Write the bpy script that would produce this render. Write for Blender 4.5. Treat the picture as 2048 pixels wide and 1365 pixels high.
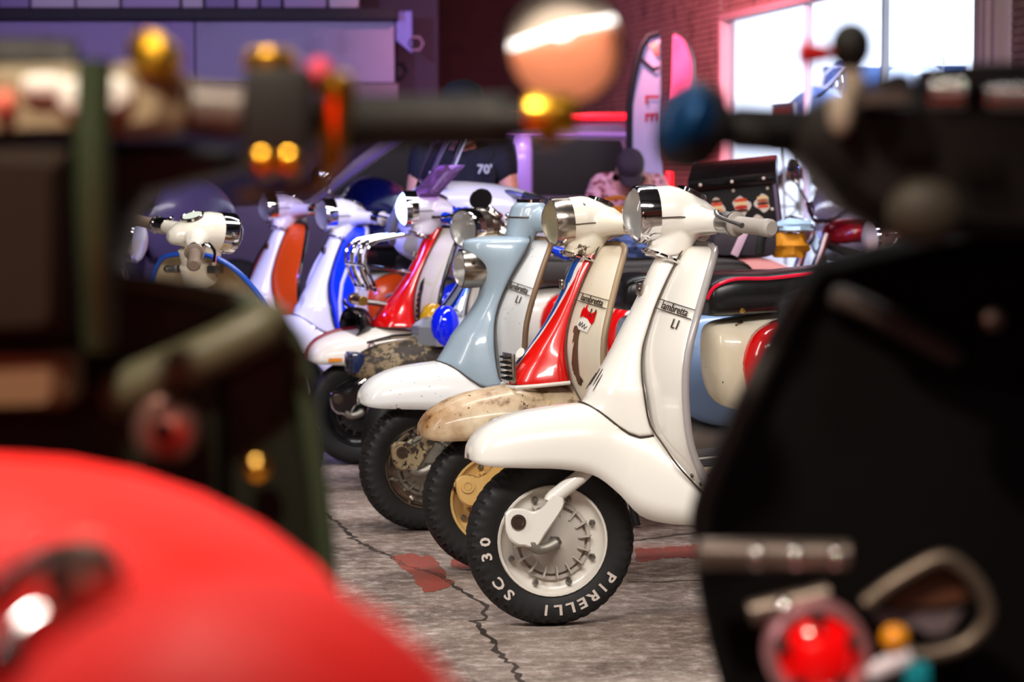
import bpy, bmesh, math, random
from mathutils import Vector, Matrix
sin, cos, pi, rad = math.sin, math.cos, math.pi, math.radians
R = random.Random(7)
for o in list(bpy.data.objects):
    bpy.data.objects.remove(o)
SC = bpy.context.scene
COL = SC.collection

# ------------------------------------------------------------------ camera, world, lights, exposure
CAM_H, FPX, PITCH = 1.07, 4836.0, math.atan(282.5 / 4836.0)
cd = bpy.data.cameras.new('camera')
cam = bpy.data.objects.new('camera', cd)
COL.objects.link(cam)
cd.sensor_width, cd.lens = 36.0, 85.0
cam.location = (0, 0, CAM_H)
cam.rotation_euler = (pi / 2 - PITCH, 0, 0)
cd.clip_start, cd.clip_end = 0.05, 200
cd.dof.use_dof = True
cd.dof.focus_distance = 6.5
cd.dof.aperture_fstop = 4.2
SC.camera = cam

wd = bpy.data.worlds.new('night')
SC.world = wd
wd.use_nodes = True
wd.node_tree.nodes['Background'].inputs[0].default_value = (0.55, 0.45, 0.75, 1)
wd.node_tree.nodes['Background'].inputs[1].default_value = 0.05

SC.view_settings.view_transform = 'Standard'
SC.view_settings.look = 'None'
SC.view_settings.exposure = 0.0
SC.view_settings.gamma = 1.0
SC.view_settings.use_curve_mapping = False


def area(name, loc, target, sx, sy, power, col, spread=180):
    l = bpy.data.lights.new(name, 'AREA')
    l.shape, l.size, l.size_y, l.energy, l.color = 'RECTANGLE', sx, sy, power, col
    l.spread = rad(spread)
    o = bpy.data.objects.new(name, l)
    COL.objects.link(o)
    o.location = loc
    o.rotation_euler = (Vector(target) - Vector(loc)).to_track_quat('-Z', 'Y').to_euler()
    return o


def spot(name, loc, target, power, col, ang=50, blend=.6, r=.05):
    l = bpy.data.lights.new(name, 'SPOT')
    l.energy, l.color, l.spot_size, l.spot_blend, l.shadow_soft_size = power, col, rad(ang), blend, r
    o = bpy.data.objects.new(name, l)
    COL.objects.link(o)
    o.location = loc
    o.rotation_euler = (Vector(target) - Vector(loc)).to_track_quat('-Z', 'Y').to_euler()
    return o


area('key_strip_lamp', (0.2, 3.0, 3.1), (0.1, 6.6, .5), 3.2, .35, 168, (1, .955, .90))
area('side_strip_lamp', (-2.6, 4.6, 2.7), (0.2, 6.6, .6), .3, 2.4, 60, (1, .95, .92))
area('row_strip_lamp', (0.6, 7.6, 3.3), (0.0, 8.2, 0), 3.0, .4, 105, (1, .96, .95))
area('back_row_lamp', (-.4, 9.0, 3.3), (-.5, 10.8, .5), 2.6, .4, 46, (.93, .92, 1))
spot('blue_beacon_light', (-1.9, 9.6, 1.9), (-.6, 11.0, .7), 190, (.10, .16, 1), 75)
spot('violet_beacon_light', (-3.0, 9.0, 2.6), (-1.0, 11.2, .3), 130, (.40, .28, 1), 80)
spot('violet_wash_light', (-2.4, 12.0, 2.6), (-2.4, 19.0, 2.3), 860, (.64, .52, .95), 62)
spot('violet_car_light', (0.0, 12.5, 2.7), (.9, 18.0, 1.1), 300, (.42, .34, 1), 46)
spot('red_wash_light', (.2, 15.4, 3.3), (1.5, 19.0, 2.0), 1250, (1, .34, .40), 95, 1.0)
spot('seated_person_fill_spot', (.5, 12.6, 3.2), (.72, 15.0, 1.1), 150, (1, .66, .62), 24)  # unseen spot, added to lift the patterned shirt out of the dark
spot('red_floor_light', (2.2, 9.4, 2.4), (1.5, 11.0, .5), 160, (1, .08, .14), 80)
spot('saddle_fill_spot', (-.40, 1.62, 2.8), (-.22, 1.12, .9), 195, (1, .88, .78), 34, r=.25)  # unseen spot, added to brighten only the red saddle
spot('bar_fill_spot', (-.5, .75, 2.5), (-.25, 1.72, 1.1), 230, (1, .84, .66), 40)  # unseen spot, added for highlights on the cowl and gold parts
spot('peach_wall_fill_spot', (-.6, -1.6, 2.2), (-.6, -3.0, 1.55), 130, (1, .88, .78), 62)  # added spot, brightens the wall patch that the small mirror reflects
spot('tail_spot', (.5, .7, 2.2), (.27, 1.85, .72), 20, (1, .85, .8), 26)


# ------------------------------------------------------------------ materials
MATS = {}


def lin(c):
    return tuple((v / 255 / 12.92) if v / 255 <= .04045 else ((v / 255 + .055) / 1.055) ** 2.4 for v in c)


def mat(name, col, rough=.5, metal=0.0, coat=0.0, emit=None, es=0.0, trans=0.0, ior=1.45, alpha=1.0, spec=None):
    if name in MATS:
        return MATS[name]
    m = bpy.data.materials.new(name)
    m.use_nodes = True
    b = m.node_tree.nodes['Principled BSDF']
    b.inputs['Base Color'].default_value = (*lin(col), 1)
    b.inputs['Roughness'].default_value = rough
    b.inputs['Metallic'].default_value = metal
    b.inputs['Coat Weight'].default_value = coat
    b.inputs['Coat Roughness'].default_value = .06
    b.inputs['IOR'].default_value = ior
    b.inputs['Transmission Weight'].default_value = trans
    b.inputs['Alpha'].default_value = alpha
    if spec is not None:
        b.inputs['Specular IOR Level'].default_value = spec
    if emit:
        b.inputs['Emission Color'].default_value = (*lin(emit), 1)
        b.inputs['Emission Strength'].default_value = es
    # fine grain in the roughness, so nothing is a flat swatch
    nt = m.node_tree
    n = nt.nodes.new('ShaderNodeTexNoise')
    n.inputs['Scale'].default_value = 60
    n.inputs['Detail'].default_value = 4
    tc = nt.nodes.new('ShaderNodeTexCoord')
    nt.links.new(tc.outputs['Object'], n.inputs['Vector'])
    mr = nt.nodes.new('ShaderNodeMapRange')
    mr.inputs['To Min'].default_value = max(0.02, rough * .8)
    mr.inputs['To Max'].default_value = min(1, rough * 1.25)
    nt.links.new(n.outputs['Fac'], mr.inputs['Value'])
    nt.links.new(mr.outputs['Result'], b.inputs['Roughness'])
    MATS[name] = m
    return m


def worn(name, col, rust, amount=.5, scale=9, edge=.03, rough=.35, coat=.4, dirt=0.0, dirtcol=(150, 110, 60), dscale=4, metal=0.0, speck=0.0):
    """paint with chipped patches showing the rust underneath and an uneven film of dirt"""
    if name in MATS:
        return MATS[name]
    m = mat(name, col, rough, metal, coat)
    nt = m.node_tree
    b = nt.nodes['Principled BSDF']
    tc = [x for x in nt.nodes if x.type == 'TEX_COORD'][0]

    def noise(sc, det=6, ro=.6):
        n = nt.nodes.new('ShaderNodeTexNoise')
        n.inputs['Scale'].default_value = sc
        n.inputs['Detail'].default_value = det
        n.inputs['Roughness'].default_value = ro
        nt.links.new(tc.outputs['Object'], n.inputs['Vector'])
        return n.outputs['Fac']

    def ramp(src, lo, hi):
        r = nt.nodes.new('ShaderNodeMapRange')
        r.inputs['From Min'].default_value = lo
        r.inputs['From Max'].default_value = hi
        nt.links.new(src, r.inputs['Value'])
        return r.outputs['Result']

    def mix(fac, a, bb):
        x = nt.nodes.new('ShaderNodeMix')
        x.data_type = 'RGBA'
        if isinstance(fac, float):
            x.inputs[0].default_value = fac
        else:
            nt.links.new(fac, x.inputs[0])
        for i, v in ((6, a), (7, bb)):
            if isinstance(v, tuple):
                x.inputs[i].default_value = (*lin(v), 1)
            else:
                nt.links.new(v, x.inputs[i])
        return x.outputs[2]
    c = mix(ramp(noise(dscale), .36, .64), tuple(col), tuple(int(col[i] * (1 - dirt) + dirtcol[i] * dirt) for i in range(3)))
    t = 1 - amount
    rc = mix(noise(40), tuple(rust), tuple(int(v * .55) for v in rust))
    f = ramp(noise(scale), t, t + edge)
    c = mix(f, c, rc)
    if speck:
        c = mix(ramp(noise(scale * 7, 2, .5), 1 - speck, 1 - speck + .02), c, tuple(int(v * .6) for v in rust))
    nt.links.new(c, b.inputs['Base Color'])
    return m


CREAM = (233, 226, 210)
M_white = mat('cream_white_paint', (240, 234, 224), .22, 0, .8)
M_whiteg = mat('cream_white_satin_paint', (226, 218, 206), .35, 0, .3)
M_grip = mat('taupe_rubber', (168, 158, 150), .5)
M_bead = mat('grey_beading', (165, 158, 155), .3, 0, .4)
M_beadb = mat('brown_beading', (120, 92, 66), .4)
M_beadt = mat('tan_beading', (162, 138, 108), .4)
M_beadblue = mat('blue_beading', (30, 80, 185), .3, 0, .4)
M_chrome = mat('polished_chrome', (225, 222, 222), .08, 1)
M_chrome_d = worn('pitted_chrome', (190, 182, 172), (110, 80, 50), .38, 14, .08, .22, 0, .3, (120, 90, 60), 6, 1)
M_steel = mat('brushed_steel', (150, 146, 142), .35, 1)
M_alu = mat('dull_cast_aluminium', (150, 144, 134), .5, .8)
M_hubw = mat('warm_grey_hub_paint', (190, 180, 170), .45)
M_dark = mat('black_gap', (10, 9, 9), .8)
M_rubber = mat('tyre_rubber', (22, 20, 20), .6)
M_rubber2 = mat('aged_tyre_rubber', (38, 35, 33), .65)
M_ink = mat('dark_badge_metal', (70, 56, 46), .4, .4)
M_letter = mat('tyre_lettering_paint', (214, 200, 188), .6)
M_lens = mat('clear_lamp_glass', (250, 250, 250), .03, 0, 0, None, 0, 1.0, 1.3)
M_refl = mat('lamp_reflector', (225, 222, 216), .34, .55)
M_reflo = mat('aged_lamp_reflector', (206, 196, 164), .36, .5)
M_black = mat('gloss_black', (14, 13, 13), .2, 0, .5)
M_blackm = mat('matt_black', (20, 19, 18), .6)
M_vinyl = mat('black_vinyl', (20, 19, 20), .3)
M_vinylg = mat('dusty_grey_vinyl', (62, 58, 57), .5)
M_redp = mat('gloss_red_paint', (215, 12, 16), .15, 0, .8)
M_redlens = mat('red_lens', (225, 8, 12), .1, 0, .6, (255, 10, 10), .35)
M_blue = mat('royal_blue_paint', (14, 60, 205), .22, 0, .7)
M_bluel = mat('blue_lens', (8, 30, 215), .08, 0, .8, (10, 30, 255), .25)
M_orange = mat('orange_paint', (235, 78, 14), .3, 0, .5)
M_ivory = worn('ivory_worn_paint', (236, 228, 212), (104, 72, 48), .345, 7, .015, .35, .4, .4, (204, 178, 132), 5, 0, .27)
M_ivoryleg = worn('ivory_dusty_paint', (228, 220, 202), (96, 66, 44), .30, 9, .015, .38, .3, .3, (196, 166, 116), 4, 0, .25)
M_rustf = worn('rusted_ivory_paint', (226, 208, 176), (96, 62, 34), .43, 11, .10, .45, .2, .9, (150, 104, 58), 5.5, 0, .30)
M_greyblue = worn('grey_blue_paint', (158, 176, 190), (90, 100, 112), .25, 10, .02, .3, .4, .2, (138, 156, 172), 4, 0, .25)
M_bluepanel = worn('sky_blue_panel_paint', (128, 160, 200), (60, 74, 100), .26, 14, .02, .35, .35, .25, (112, 140, 180), 4, 0, .27)
M_wchip = worn('chipped_white_paint', (228, 228, 226), (66, 44, 34), .30, 16, .012, .3, .5, .12, (190, 186, 178), 4, 0, .285)
M_mudrust = worn('mud_rusted_metal', (150, 132, 100), (58, 42, 30), .52, 11, .06, .6, 0, .6, (96, 74, 50), 6, .1, .4)
M_goldrust = worn('ochre_rusted_paint', (208, 162, 90), (100, 62, 26), .42, 10, .05, .45, .1, .6, (226, 198, 146), 6)
M_fallow = worn('brown_stained_cream_paint', (214, 196, 160), (140, 96, 48), .36, 4, .25, .45, .2, .8, (140, 100, 56), 3)
M_skin = mat('skin', (196, 140, 116), .5)
M_navy = mat('navy_cotton', (18, 20, 34), .85)
M_jeans = worn('blue_denim', (58, 74, 124), (40, 52, 92), .5, 20, .1, .9, 0, .4, (88, 106, 156), 8)
M_pattern = worn('red_white_print_cotton', (196, 150, 146), (140, 34, 40), .5, 26, .05, .85, 0, .3, (220, 190, 186), 12)
M_cap = mat('charcoal_cap_cotton', (46, 36, 40), .9)
M_mustard = mat('mustard_fabric', (206, 132, 14), .7)
M_gold = mat('gold_anodised', (250, 190, 60), .28, 1)
M_brass = mat('brass', (200, 160, 80), .3, 1)
M_green = mat('dark_green_paint', (22, 26, 17), .5, spec=.25)
M_greenl = mat('mid_green_paint', (52, 64, 46), .45)
M_red = mat('scarlet_vinyl', (240, 34, 28), .6, 0, 0, spec=.25)
M_beige = mat('beige_plastic', (150, 136, 110), .35, 0, .3)
M_brown = mat('dark_brown_leather', (34, 23, 15), .7, spec=.2)
M_tan = mat('tan_leather', (118, 88, 62), .6)
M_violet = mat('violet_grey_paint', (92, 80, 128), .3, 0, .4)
M_glassd = mat('tinted_car_glass', (8, 7, 10), .2, 0, 0, spec=.2)
M_teal = mat('teal_anodised', (16, 62, 110), .35, .6)
M_mirror = mat('mirror_glass', (245, 245, 245), .01, 1)


def stripes_mat(name, stops, axis, wob=.012, wsc=9, base_rough=.25, metal=0.0, shear=0.0):
    """paint in bands across one object axis (hand painted, slightly wavy edges)"""
    if name in MATS:
        return MATS[name]
    m = mat(name, stops[0][1], base_rough, metal, .6)
    nt = m.node_tree
    b = nt.nodes['Principled BSDF']
    tc = [x for x in nt.nodes if x.type == 'TEX_COORD'][0]
    sp = nt.nodes.new('ShaderNodeSeparateXYZ')
    nt.links.new(tc.outputs['Object'], sp.inputs[0])
    n = nt.nodes.new('ShaderNodeTexNoise')
    n.inputs['Scale'].default_value = wsc
    nt.links.new(tc.outputs['Object'], n.inputs['Vector'])
    ma = nt.nodes.new('ShaderNodeMath')
    ma.operation = 'MULTIPLY_ADD'
    nt.links.new(n.outputs['Fac'], ma.inputs[0])
    ma.inputs[1].default_value = wob
    sh = nt.nodes.new('ShaderNodeMath')
    sh.operation = 'MULTIPLY_ADD'
    nt.links.new(sp.outputs[2], sh.inputs[0])
    sh.inputs[1].default_value = -shear
    nt.links.new(sp.outputs[axis], sh.inputs[2])
    nt.links.new(sh.outputs[0], ma.inputs[2])
    lo, hi = stops[0][0], stops[-1][0]
    mr = nt.nodes.new('ShaderNodeMapRange')
    mr.inputs['From Min'].default_value = lo
    mr.inputs['From Max'].default_value = hi
    nt.links.new(ma.outputs[0], mr.inputs['Value'])
    cr = nt.nodes.new('ShaderNodeValToRGB')
    cr.color_ramp.interpolation = 'CONSTANT'
    e = cr.color_ramp.elements
    while len(e) < len(stops):
        e.new(.5)
    for i, (p, c) in enumerate(stops):
        e[i].position = min(1, (p - lo) / (hi - lo + 1e-6))
        e[i].color = (*lin(c), 1)
    nt.links.new(mr.outputs['Result'], cr.inputs['Fac'])
    nt.links.new(cr.outputs['Color'], b.inputs['Base Color'])
    return m


# ------------------------------------------------------------------ geometry helpers
def at(px, py, Y):
    """photo pixel -> the point on the vertical plane at distance Y"""
    u, v = (px - 1024) / FPX, (682.5 - py) / FPX
    d = Vector((u, cos(PITCH) + v * sin(PITCH), -sin(PITCH) + v * cos(PITCH)))
    return Vector((0, 0, CAM_H)) + d * (Y / d.y)


def cr(pts, n):
    """Catmull-Rom resample of a list of tuples to n points"""
    out, L = [], len(pts) - 1
    for i in range(n):
        t = i / (n - 1) * L
        k = min(int(t), L - 1)
        f = t - k
        p = [pts[max(0, min(L, k + j))] for j in (-1, 0, 1, 2)]
        out.append(tuple(.5 * (2 * b + (c - a) * f + (2 * a - 5 * b + 4 * c - d) * f * f + (3 * b - a - 3 * c + d) * f ** 3)
                         for a, b, c, d in zip(*p)))
    return out


def itp(x, tab):
    """linear table look-up; tab sorted by x"""
    if x <= tab[0][0]:
        return tab[0][1]
    for (a, b), (c, d) in zip(tab, tab[1:]):
        if x <= c:
            return b + (d - b) * (x - a) / (c - a)
    return tab[-1][1]


def merge(*gs):
    V, F = [], []
    for v, f in gs:
        k = len(V)
        V += list(v)
        F += [tuple(i + k for i in q) for q in f]
    return V, F


def tf(g, M):
    return [tuple(M @ Vector(v)) for v in g[0]], g[1]


def grid(rows):
    n, m = len(rows), len(rows[0])
    V = [p for r in rows for p in r]
    F = [(i * m + j, i * m + j + 1, (i + 1) * m + j + 1, (i + 1) * m + j) for i in range(n - 1) for j in range(m - 1)]
    return V, F


def loft(rings, cap=True):
    n, m = len(rings), len(rings[0])
    V = [p for r in rings for p in r]
    F = [(i * m + j, i * m + (j + 1) % m, (i + 1) * m + (j + 1) % m, (i + 1) * m + j) for i in range(n - 1) for j in range(m)]
    if cap:
        F += [tuple(reversed(range(m))), tuple((n - 1) * m + j for j in range(m))]
    return V, F


def tube(pts, r, seg=10, cap=True):
    pts = [Vector(p) for p in pts]
    rr = r if isinstance(r, (list, tuple)) else [r] * len(pts)
    rings = []
    up = None
    for i, p in enumerate(pts):
        d = (pts[min(i + 1, len(pts) - 1)] - pts[max(i - 1, 0)]).normalized()
        if up is None:
            up = Vector((0, 0, 1)) if abs(d.z) < .9 else Vector((1, 0, 0))
        a = (up - d * up.dot(d)).normalized()
        up = a
        b = d.cross(a)
        rings.append([tuple(p + (a * cos(2 * pi * k / seg) + b * sin(2 * pi * k / seg)) * rr[i]) for k in range(seg)])
    return loft(rings, cap)


def lathe(prof, seg=24, c=(0, 0, 0), axis=(0, 1, 0), cap=False):
    """prof: (radius, height along axis)"""
    q = Vector((0, 0, 1)).rotation_difference(Vector(axis).normalized())
    c = Vector(c)
    rings = [[tuple(c + q @ Vector((r * cos(2 * pi * k / seg), r * sin(2 * pi * k / seg), h))) for k in range(seg)] for r, h in prof]
    return loft(rings, cap)


def cyl(p, q, r, seg=14, bev=.12):
    p, q = Vector(p), Vector(q)
    d = q - p
    L = d.length
    b = min(r, L) * bev
    return lathe([(r - b, 0), (r, b), (r, L - b), (r - b, L)], seg, p, d, True)


def ball(c, rx, ry, rz, seg=16, rings=9):
    V = []
    c = Vector(c)
    rg = []
    for i in range(1, rings):
        a = pi * i / rings
        rg.append([(c.x + rx * sin(a) * cos(2 * pi * k / seg), c.y + ry * sin(a) * sin(2 * pi * k / seg), c.z + rz * cos(a)) for k in range(seg)])
    return loft(rg, True)


def box(c, s, bev=.08, M=None):
    """bevelled box, centre c, full size s"""
    bm = bmesh.new()
    bmesh.ops.create_cube(bm, size=1)
    for v in bm.verts:
        v.co = Vector((v.co.x * s[0], v.co.y * s[1], v.co.z * s[2]))
    if bev:
        bmesh.ops.bevel(bm, geom=bm.edges[:], offset=bev * min(s), segments=2, affect='EDGES', profile=.6)
    bm.verts.index_update()
    V = [tuple(v.co) for v in bm.verts]
    F = [tuple(v.index for v in f.verts) for f in bm.faces]
    bm.free()
    MM = Matrix.Translation(c) @ (M or Matrix())
    return tf((V, F), MM)


def prism(poly, y0, y1, plane='xz', bev=0.0):
    """extruded polygon; poly in (x,z) extruded along y, or (x,y) along z"""
    n = len(poly)
    P3 = (lambda a, b, h: (a, h, b)) if plane == 'xz' else ((lambda a, b, h: (a, b, h)) if plane == 'xy' else (lambda a, b, h: (h, a, b)))
    if bev:
        cx, cz = sum(p[0] for p in poly) / n, sum(p[1] for p in poly) / n
        inn = []
        for a, b in poly:
            d = math.hypot(a - cx, b - cz) or 1
            inn.append((a - (a - cx) / d * bev, b - (b - cz) / d * bev))
        s = 1 if y1 > y0 else -1
        rings = [[P3(a, b, y0) for a, b in inn], [P3(a, b, y0 + s * bev) for a, b in poly], [P3(a, b, y1 - s * bev) for a, b in poly], [P3(a, b, y1) for a, b in inn]]
    else:
        rings = [[P3(a, b, y0) for a, b in poly], [P3(a, b, y1) for a, b in poly]]
    return loft(rings, True)


def rrect(a, b, e=4, n=24):
    return [(a * math.copysign(abs(cos(t)) ** (2 / e), cos(t)), b * math.copysign(abs(sin(t)) ** (2 / e), sin(t))) for t in [2 * pi * k / n for k in range(n)]]


def obj(name, g, m, parent=None, M=None, solid=0.0, remesh=0.0, smooth=True, ang=38, label=None, sub=0):
    if M is not None:
        g = tf(g, M)
    me = bpy.data.meshes.new(name)
    me.from_pydata(g[0], [], g[1])
    bm = bmesh.new()
    bm.from_mesh(me)
    bmesh.ops.recalc_face_normals(bm, faces=bm.faces[:])
    bm.to_mesh(me)
    bm.free()
    if smooth:
        me.polygons.foreach_set('use_smooth', [True] * len(me.polygons))
        me.set_sharp_from_angle(angle=rad(ang))
    me.materials.append(m)
    o = bpy.data.objects.new(name, me)
    COL.objects.link(o)
    if parent is not None:
        o.parent = parent
    if remesh:
        md = o.modifiers.new('join', 'REMESH')
        md.mode, md.voxel_size, md.use_smooth_shade = 'VOXEL', remesh, True
        sm = o.modifiers.new('ease', 'SMOOTH')
        sm.iterations, sm.factor = 6, .6
    if sub:
        md = o.modifiers.new('sub', 'SUBSURF')
        md.levels = md.render_levels = sub
    if solid:
        md = o.modifiers.new('thickness', 'SOLIDIFY')
        md.thickness, md.offset = solid, -1
    if label:
        o['label'] = label
    return o


def thing(name, label, cat, loc=(0, 0, 0), rz=0.0, group=None):
    o = bpy.data.objects.new(name, None)
    COL.objects.link(o)
    o.empty_display_size = .1
    o.location = loc
    o.rotation_euler = (0, 0, rz)
    o['label'], o['category'] = label, cat
    if group:
        o['group'] = group
    return o


def tag(o, label, cat, group=None):
    o['label'], o['category'] = label, cat
    if group:
        o['group'] = group
    return o


def struct(o):
    o['kind'] = 'structure'
    return o


_TXT = {}


def text_geo(s, size=1.0, depth=0.0, res=2, bold=0.0):
    k = (s, depth, res, bold)
    if k not in _TXT:
        c = bpy.data.curves.new('t', 'FONT')
        c.body, c.size, c.extrude, c.resolution_u = s, 1.0, depth, res
        c.align_x, c.align_y = 'CENTER', 'CENTER'
        c.offset = bold
        c.space_character = 1.0 if len(s) > 2 else 1.25
        o = bpy.data.objects.new('t', c)
        COL.objects.link(o)
        dg = bpy.context.evaluated_depsgraph_get()
        me = bpy.data.meshes.new_from_object(o.evaluated_get(dg))
        _TXT[k] = ([tuple(v.co) for v in me.vertices], [tuple(p.vertices) for p in me.polygons])
        bpy.data.objects.remove(o)
        bpy.data.curves.remove(c)
        bpy.data.meshes.remove(me)
    V, F = _TXT[k]
    return [(x * size, y * size, z * size) for x, y, z in V], F


def frame(o, x, y):
    """matrix with origin o, text direction x and text up about y"""
    x = Vector(x).normalized()
    y = Vector(y)
    y = (y - x * y.dot(x)).normalized()
    z = x.cross(y)
    return Matrix(((x.x, y.x, z.x, o[0]), (x.y, y.y, z.y, o[1]), (x.z, y.z, z.z, o[2]), (0, 0, 0, 1)))


# ------------------------------------------------------------------ wheels
def tyre_geo(n, tread=True, Ro=.215, w=.046, Ri=.138):
    prof = [(Ri, -.034), (Ri + .012, -.040), (Ri + .03, -w + .002), (Ri + .048, -w), (Ro - .017, -w + .003), (Ro - .010, -w + .009), (Ro - .004, -w + .018), (Ro - .001, -.014), (Ro, 0)]
    prof = prof + [(r, -y) for r, y in reversed(prof[:-1])]
    rings = []
    for j, (r, y) in enumerate(prof):
        ring = []
        for k in range(n):
            a = 2 * pi * k / n
            rr, yy = r, y
            if tread and 4 <= j <= 12:
                zig = (k + (2 if j % 2 else 0)) % 4
                if zig == 0:
                    rr -= .0045 if j in (4, 12) else .006
                    if j in (4, 5):
                        yy += .003
                    if j in (11, 12):
                        yy -= .003
                if j in (6, 10):
                    rr -= .003 * (1 + sin(k * pi / 2))
                    yy += .0025 * sin(k * pi / 2)
            ring.append((rr * cos(a), yy, rr * sin(a)))
        rings.append(ring)
    return loft(rings, False)


def wheel(root, c, M, rim_m, hub_m, tyre_m, hi=True, name='front_wheel', nut_m=None, fins=16, lettering=False, fin_m=None, rear=False):
    T = M @ Matrix.Translation(c)
    seg = 48 if hi else 28
    rim = obj(name, lathe([(.141, .037), (.139, .041), (.134, .040), (.130, .030), (.124, .024), (.112, .020), (.088, .020), (.084, .016), (.084, -.016), (.088, -.02), (.112, -.02), (.124, -.024), (.130, -.03), (.134, -.04), (.141, -.037)], seg), rim_m, root, T)
    obj('tyre', tyre_geo(176 if hi else 64, hi), tyre_m, rim, T)
    obj('hub', lathe([(.098, -.02), (.1, .024), (.098, .029), (.090, .030), (.088, .022), (.084, .022), (.082, .034), (.060, .041), (.040, .047), (.024, .051), (.0, .051)], seg, cap=False), hub_m, rim, T)
    if fins:
        for k in range(fins):
            a = 2 * pi * (k + .3) / fins
            g = prism([(.062, .036), (.096, .024), (.1005, .036), (.094, .046), (.066, .0455)], -.0018, .0018, 'xy')
            # (x radial, y axle) prism along z -> rotate about Y
            obj('hub_fin', g, fin_m or hub_m, rim, T @ Matrix.Rotation(a, 4, 'Y'), smooth=False)
    nn = 8 if hi else 0
    for k in range(nn):
        a = 2 * pi * (k + .5) / nn
        p = Vector((.112 * cos(a), .018, .112 * sin(a)))
        obj('wheel_nut', lathe([(.0085, 0), (.0085, .011), (.006, .014), (.0048, .014), (.0048, .022), (0, .0225)], 6, p), nut_m or M_steel, rim, T, smooth=False)
    obj('axle_nut', merge(lathe([(.016, .05), (.016, .075), (.013, .078), (.0, .078)], 6), lathe([(.0075, .078), (.0075, .092), (0, .094)], 12)), M_steel, rim, T)
    if lettering:
        def word(s, a0, step, nm):
            gs = []
            for i, ch in enumerate(s):
                if ch == ' ':
                    continue
                a = a0 - i * step       # clockwise seen from the left side
                ra = .172
                # left side: viewer looks along -y, sees +x to the left
                o = Vector((-ra * cos(a), .0465, ra * sin(a)))
                up = Vector((-cos(a), 0, sin(a)))
                tdir = Vector((-sin(a), 0, -cos(a)))
                gs.append(tf(text_geo(ch, .036, .02, 2, .028), frame(o, tdir, up) @ Matrix.Scale(1.25 if ch != 'I' else 1.1, 4, (1, 0, 0))))
            obj(nm, merge(*gs), M_letter, rim, T, smooth=False)['kind'] = 'stuff'
        word('PIRELLI', rad(-33), rad(10.6), 'tyre_lettering')
        word('SC 30', rad(-131), rad(12.5), 'tyre_lettering')
    return rim


# ------------------------------------------------------------------ the scooter family
AX0 = Vector((-.075, 0, .30))
AXK = Vector((-sin(rad(22)), 0, cos(rad(22))))
LEG = [(.955, -.352, .030), (.945, -.345, .095), (.92, -.325, .138), (.88, -.299, .176), (.82, -.268, .212), (.76, -.242, .236), (.685, -.219, .252), (.60, -.213, .256), (.50, -.222, .256), (.43, -.243, .252), (.36, -.28, .242), (.31, -.335, .22), (.285, -.40, .205), (.275, -.46, .20)]
LEGS = cr(LEG, 34)
FEND = [(.216, .437, .428, .012), (.206, .470, .420, .062), (.168, .508, .413, .090), (.095, .538, .410, .106), (0, .553, .405, .112), (-.08, .560, .388, .118), (-.14, .557, .342, .128), (-.19, .548, .288, .150), (-.245, .53, .272, .190), (-.31, .49, .270, .226), (-.35, .44, .270, .232)]
HORN_W = [(.958, -.302, -.347, .034), (.90, -.265, -.312, .044), (.82, -.23, -.268, .056), (.735, -.185, -.234, .069), (.685, -.159, -.219, .079), (.62, -.119, -.214, .098), (.585, -.096, -.218, .116), (.55, -.078, -.232, .128)]
HORN_R = [(.958, -.302, -.347, .034), (.90, -.267, -.312, .046), (.82, -.23, -.268, .054), (.735, -.18, -.234, .060), (.66, -.122, -.217, .070), (.61, -.08, -.214, .085), (.575, -.060, -.216, .096), (.555, -.056, -.218, .10)]
HORN_G = [(.968, -.21, -.347, .035), (.955, -.142, -.34, .078), (.935, -.130, -.33, .088), (.90, -.140, -.312, .092), (.86, -.170, -.288, .090), (.79, -.190, -.252, .082), (.72, -.155, -.228, .078), (.65, -.10, -.215, .095), (.59, -.055, -.217, .12), (.55, -.04, -.232, .130)]


def fend_z(x, y):
    zt = itp(x, sorted((q[0], q[1]) for q in FEND))
    ze = itp(x, sorted((q[0], q[2]) for q in FEND))
    hw = itp(x, sorted((q[0], q[3]) for q in FEND))
    r = min(1, abs(y) / hw)
    return ze + (zt - ze) * (1 - r ** 2.5) ** .4


def leg_at(z):
    a = sorted((q[0], q[1]) for q in LEGS)
    return itp(z, a)


def legw_at(z):
    return itp(z, sorted((q[0], q[2]) for q in LEGS))


SWEEP = .056


def leg_x(z, y):
    w = max(.03, legw_at(z))
    return leg_at(z) - SWEEP * (y / w) ** 2


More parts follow.
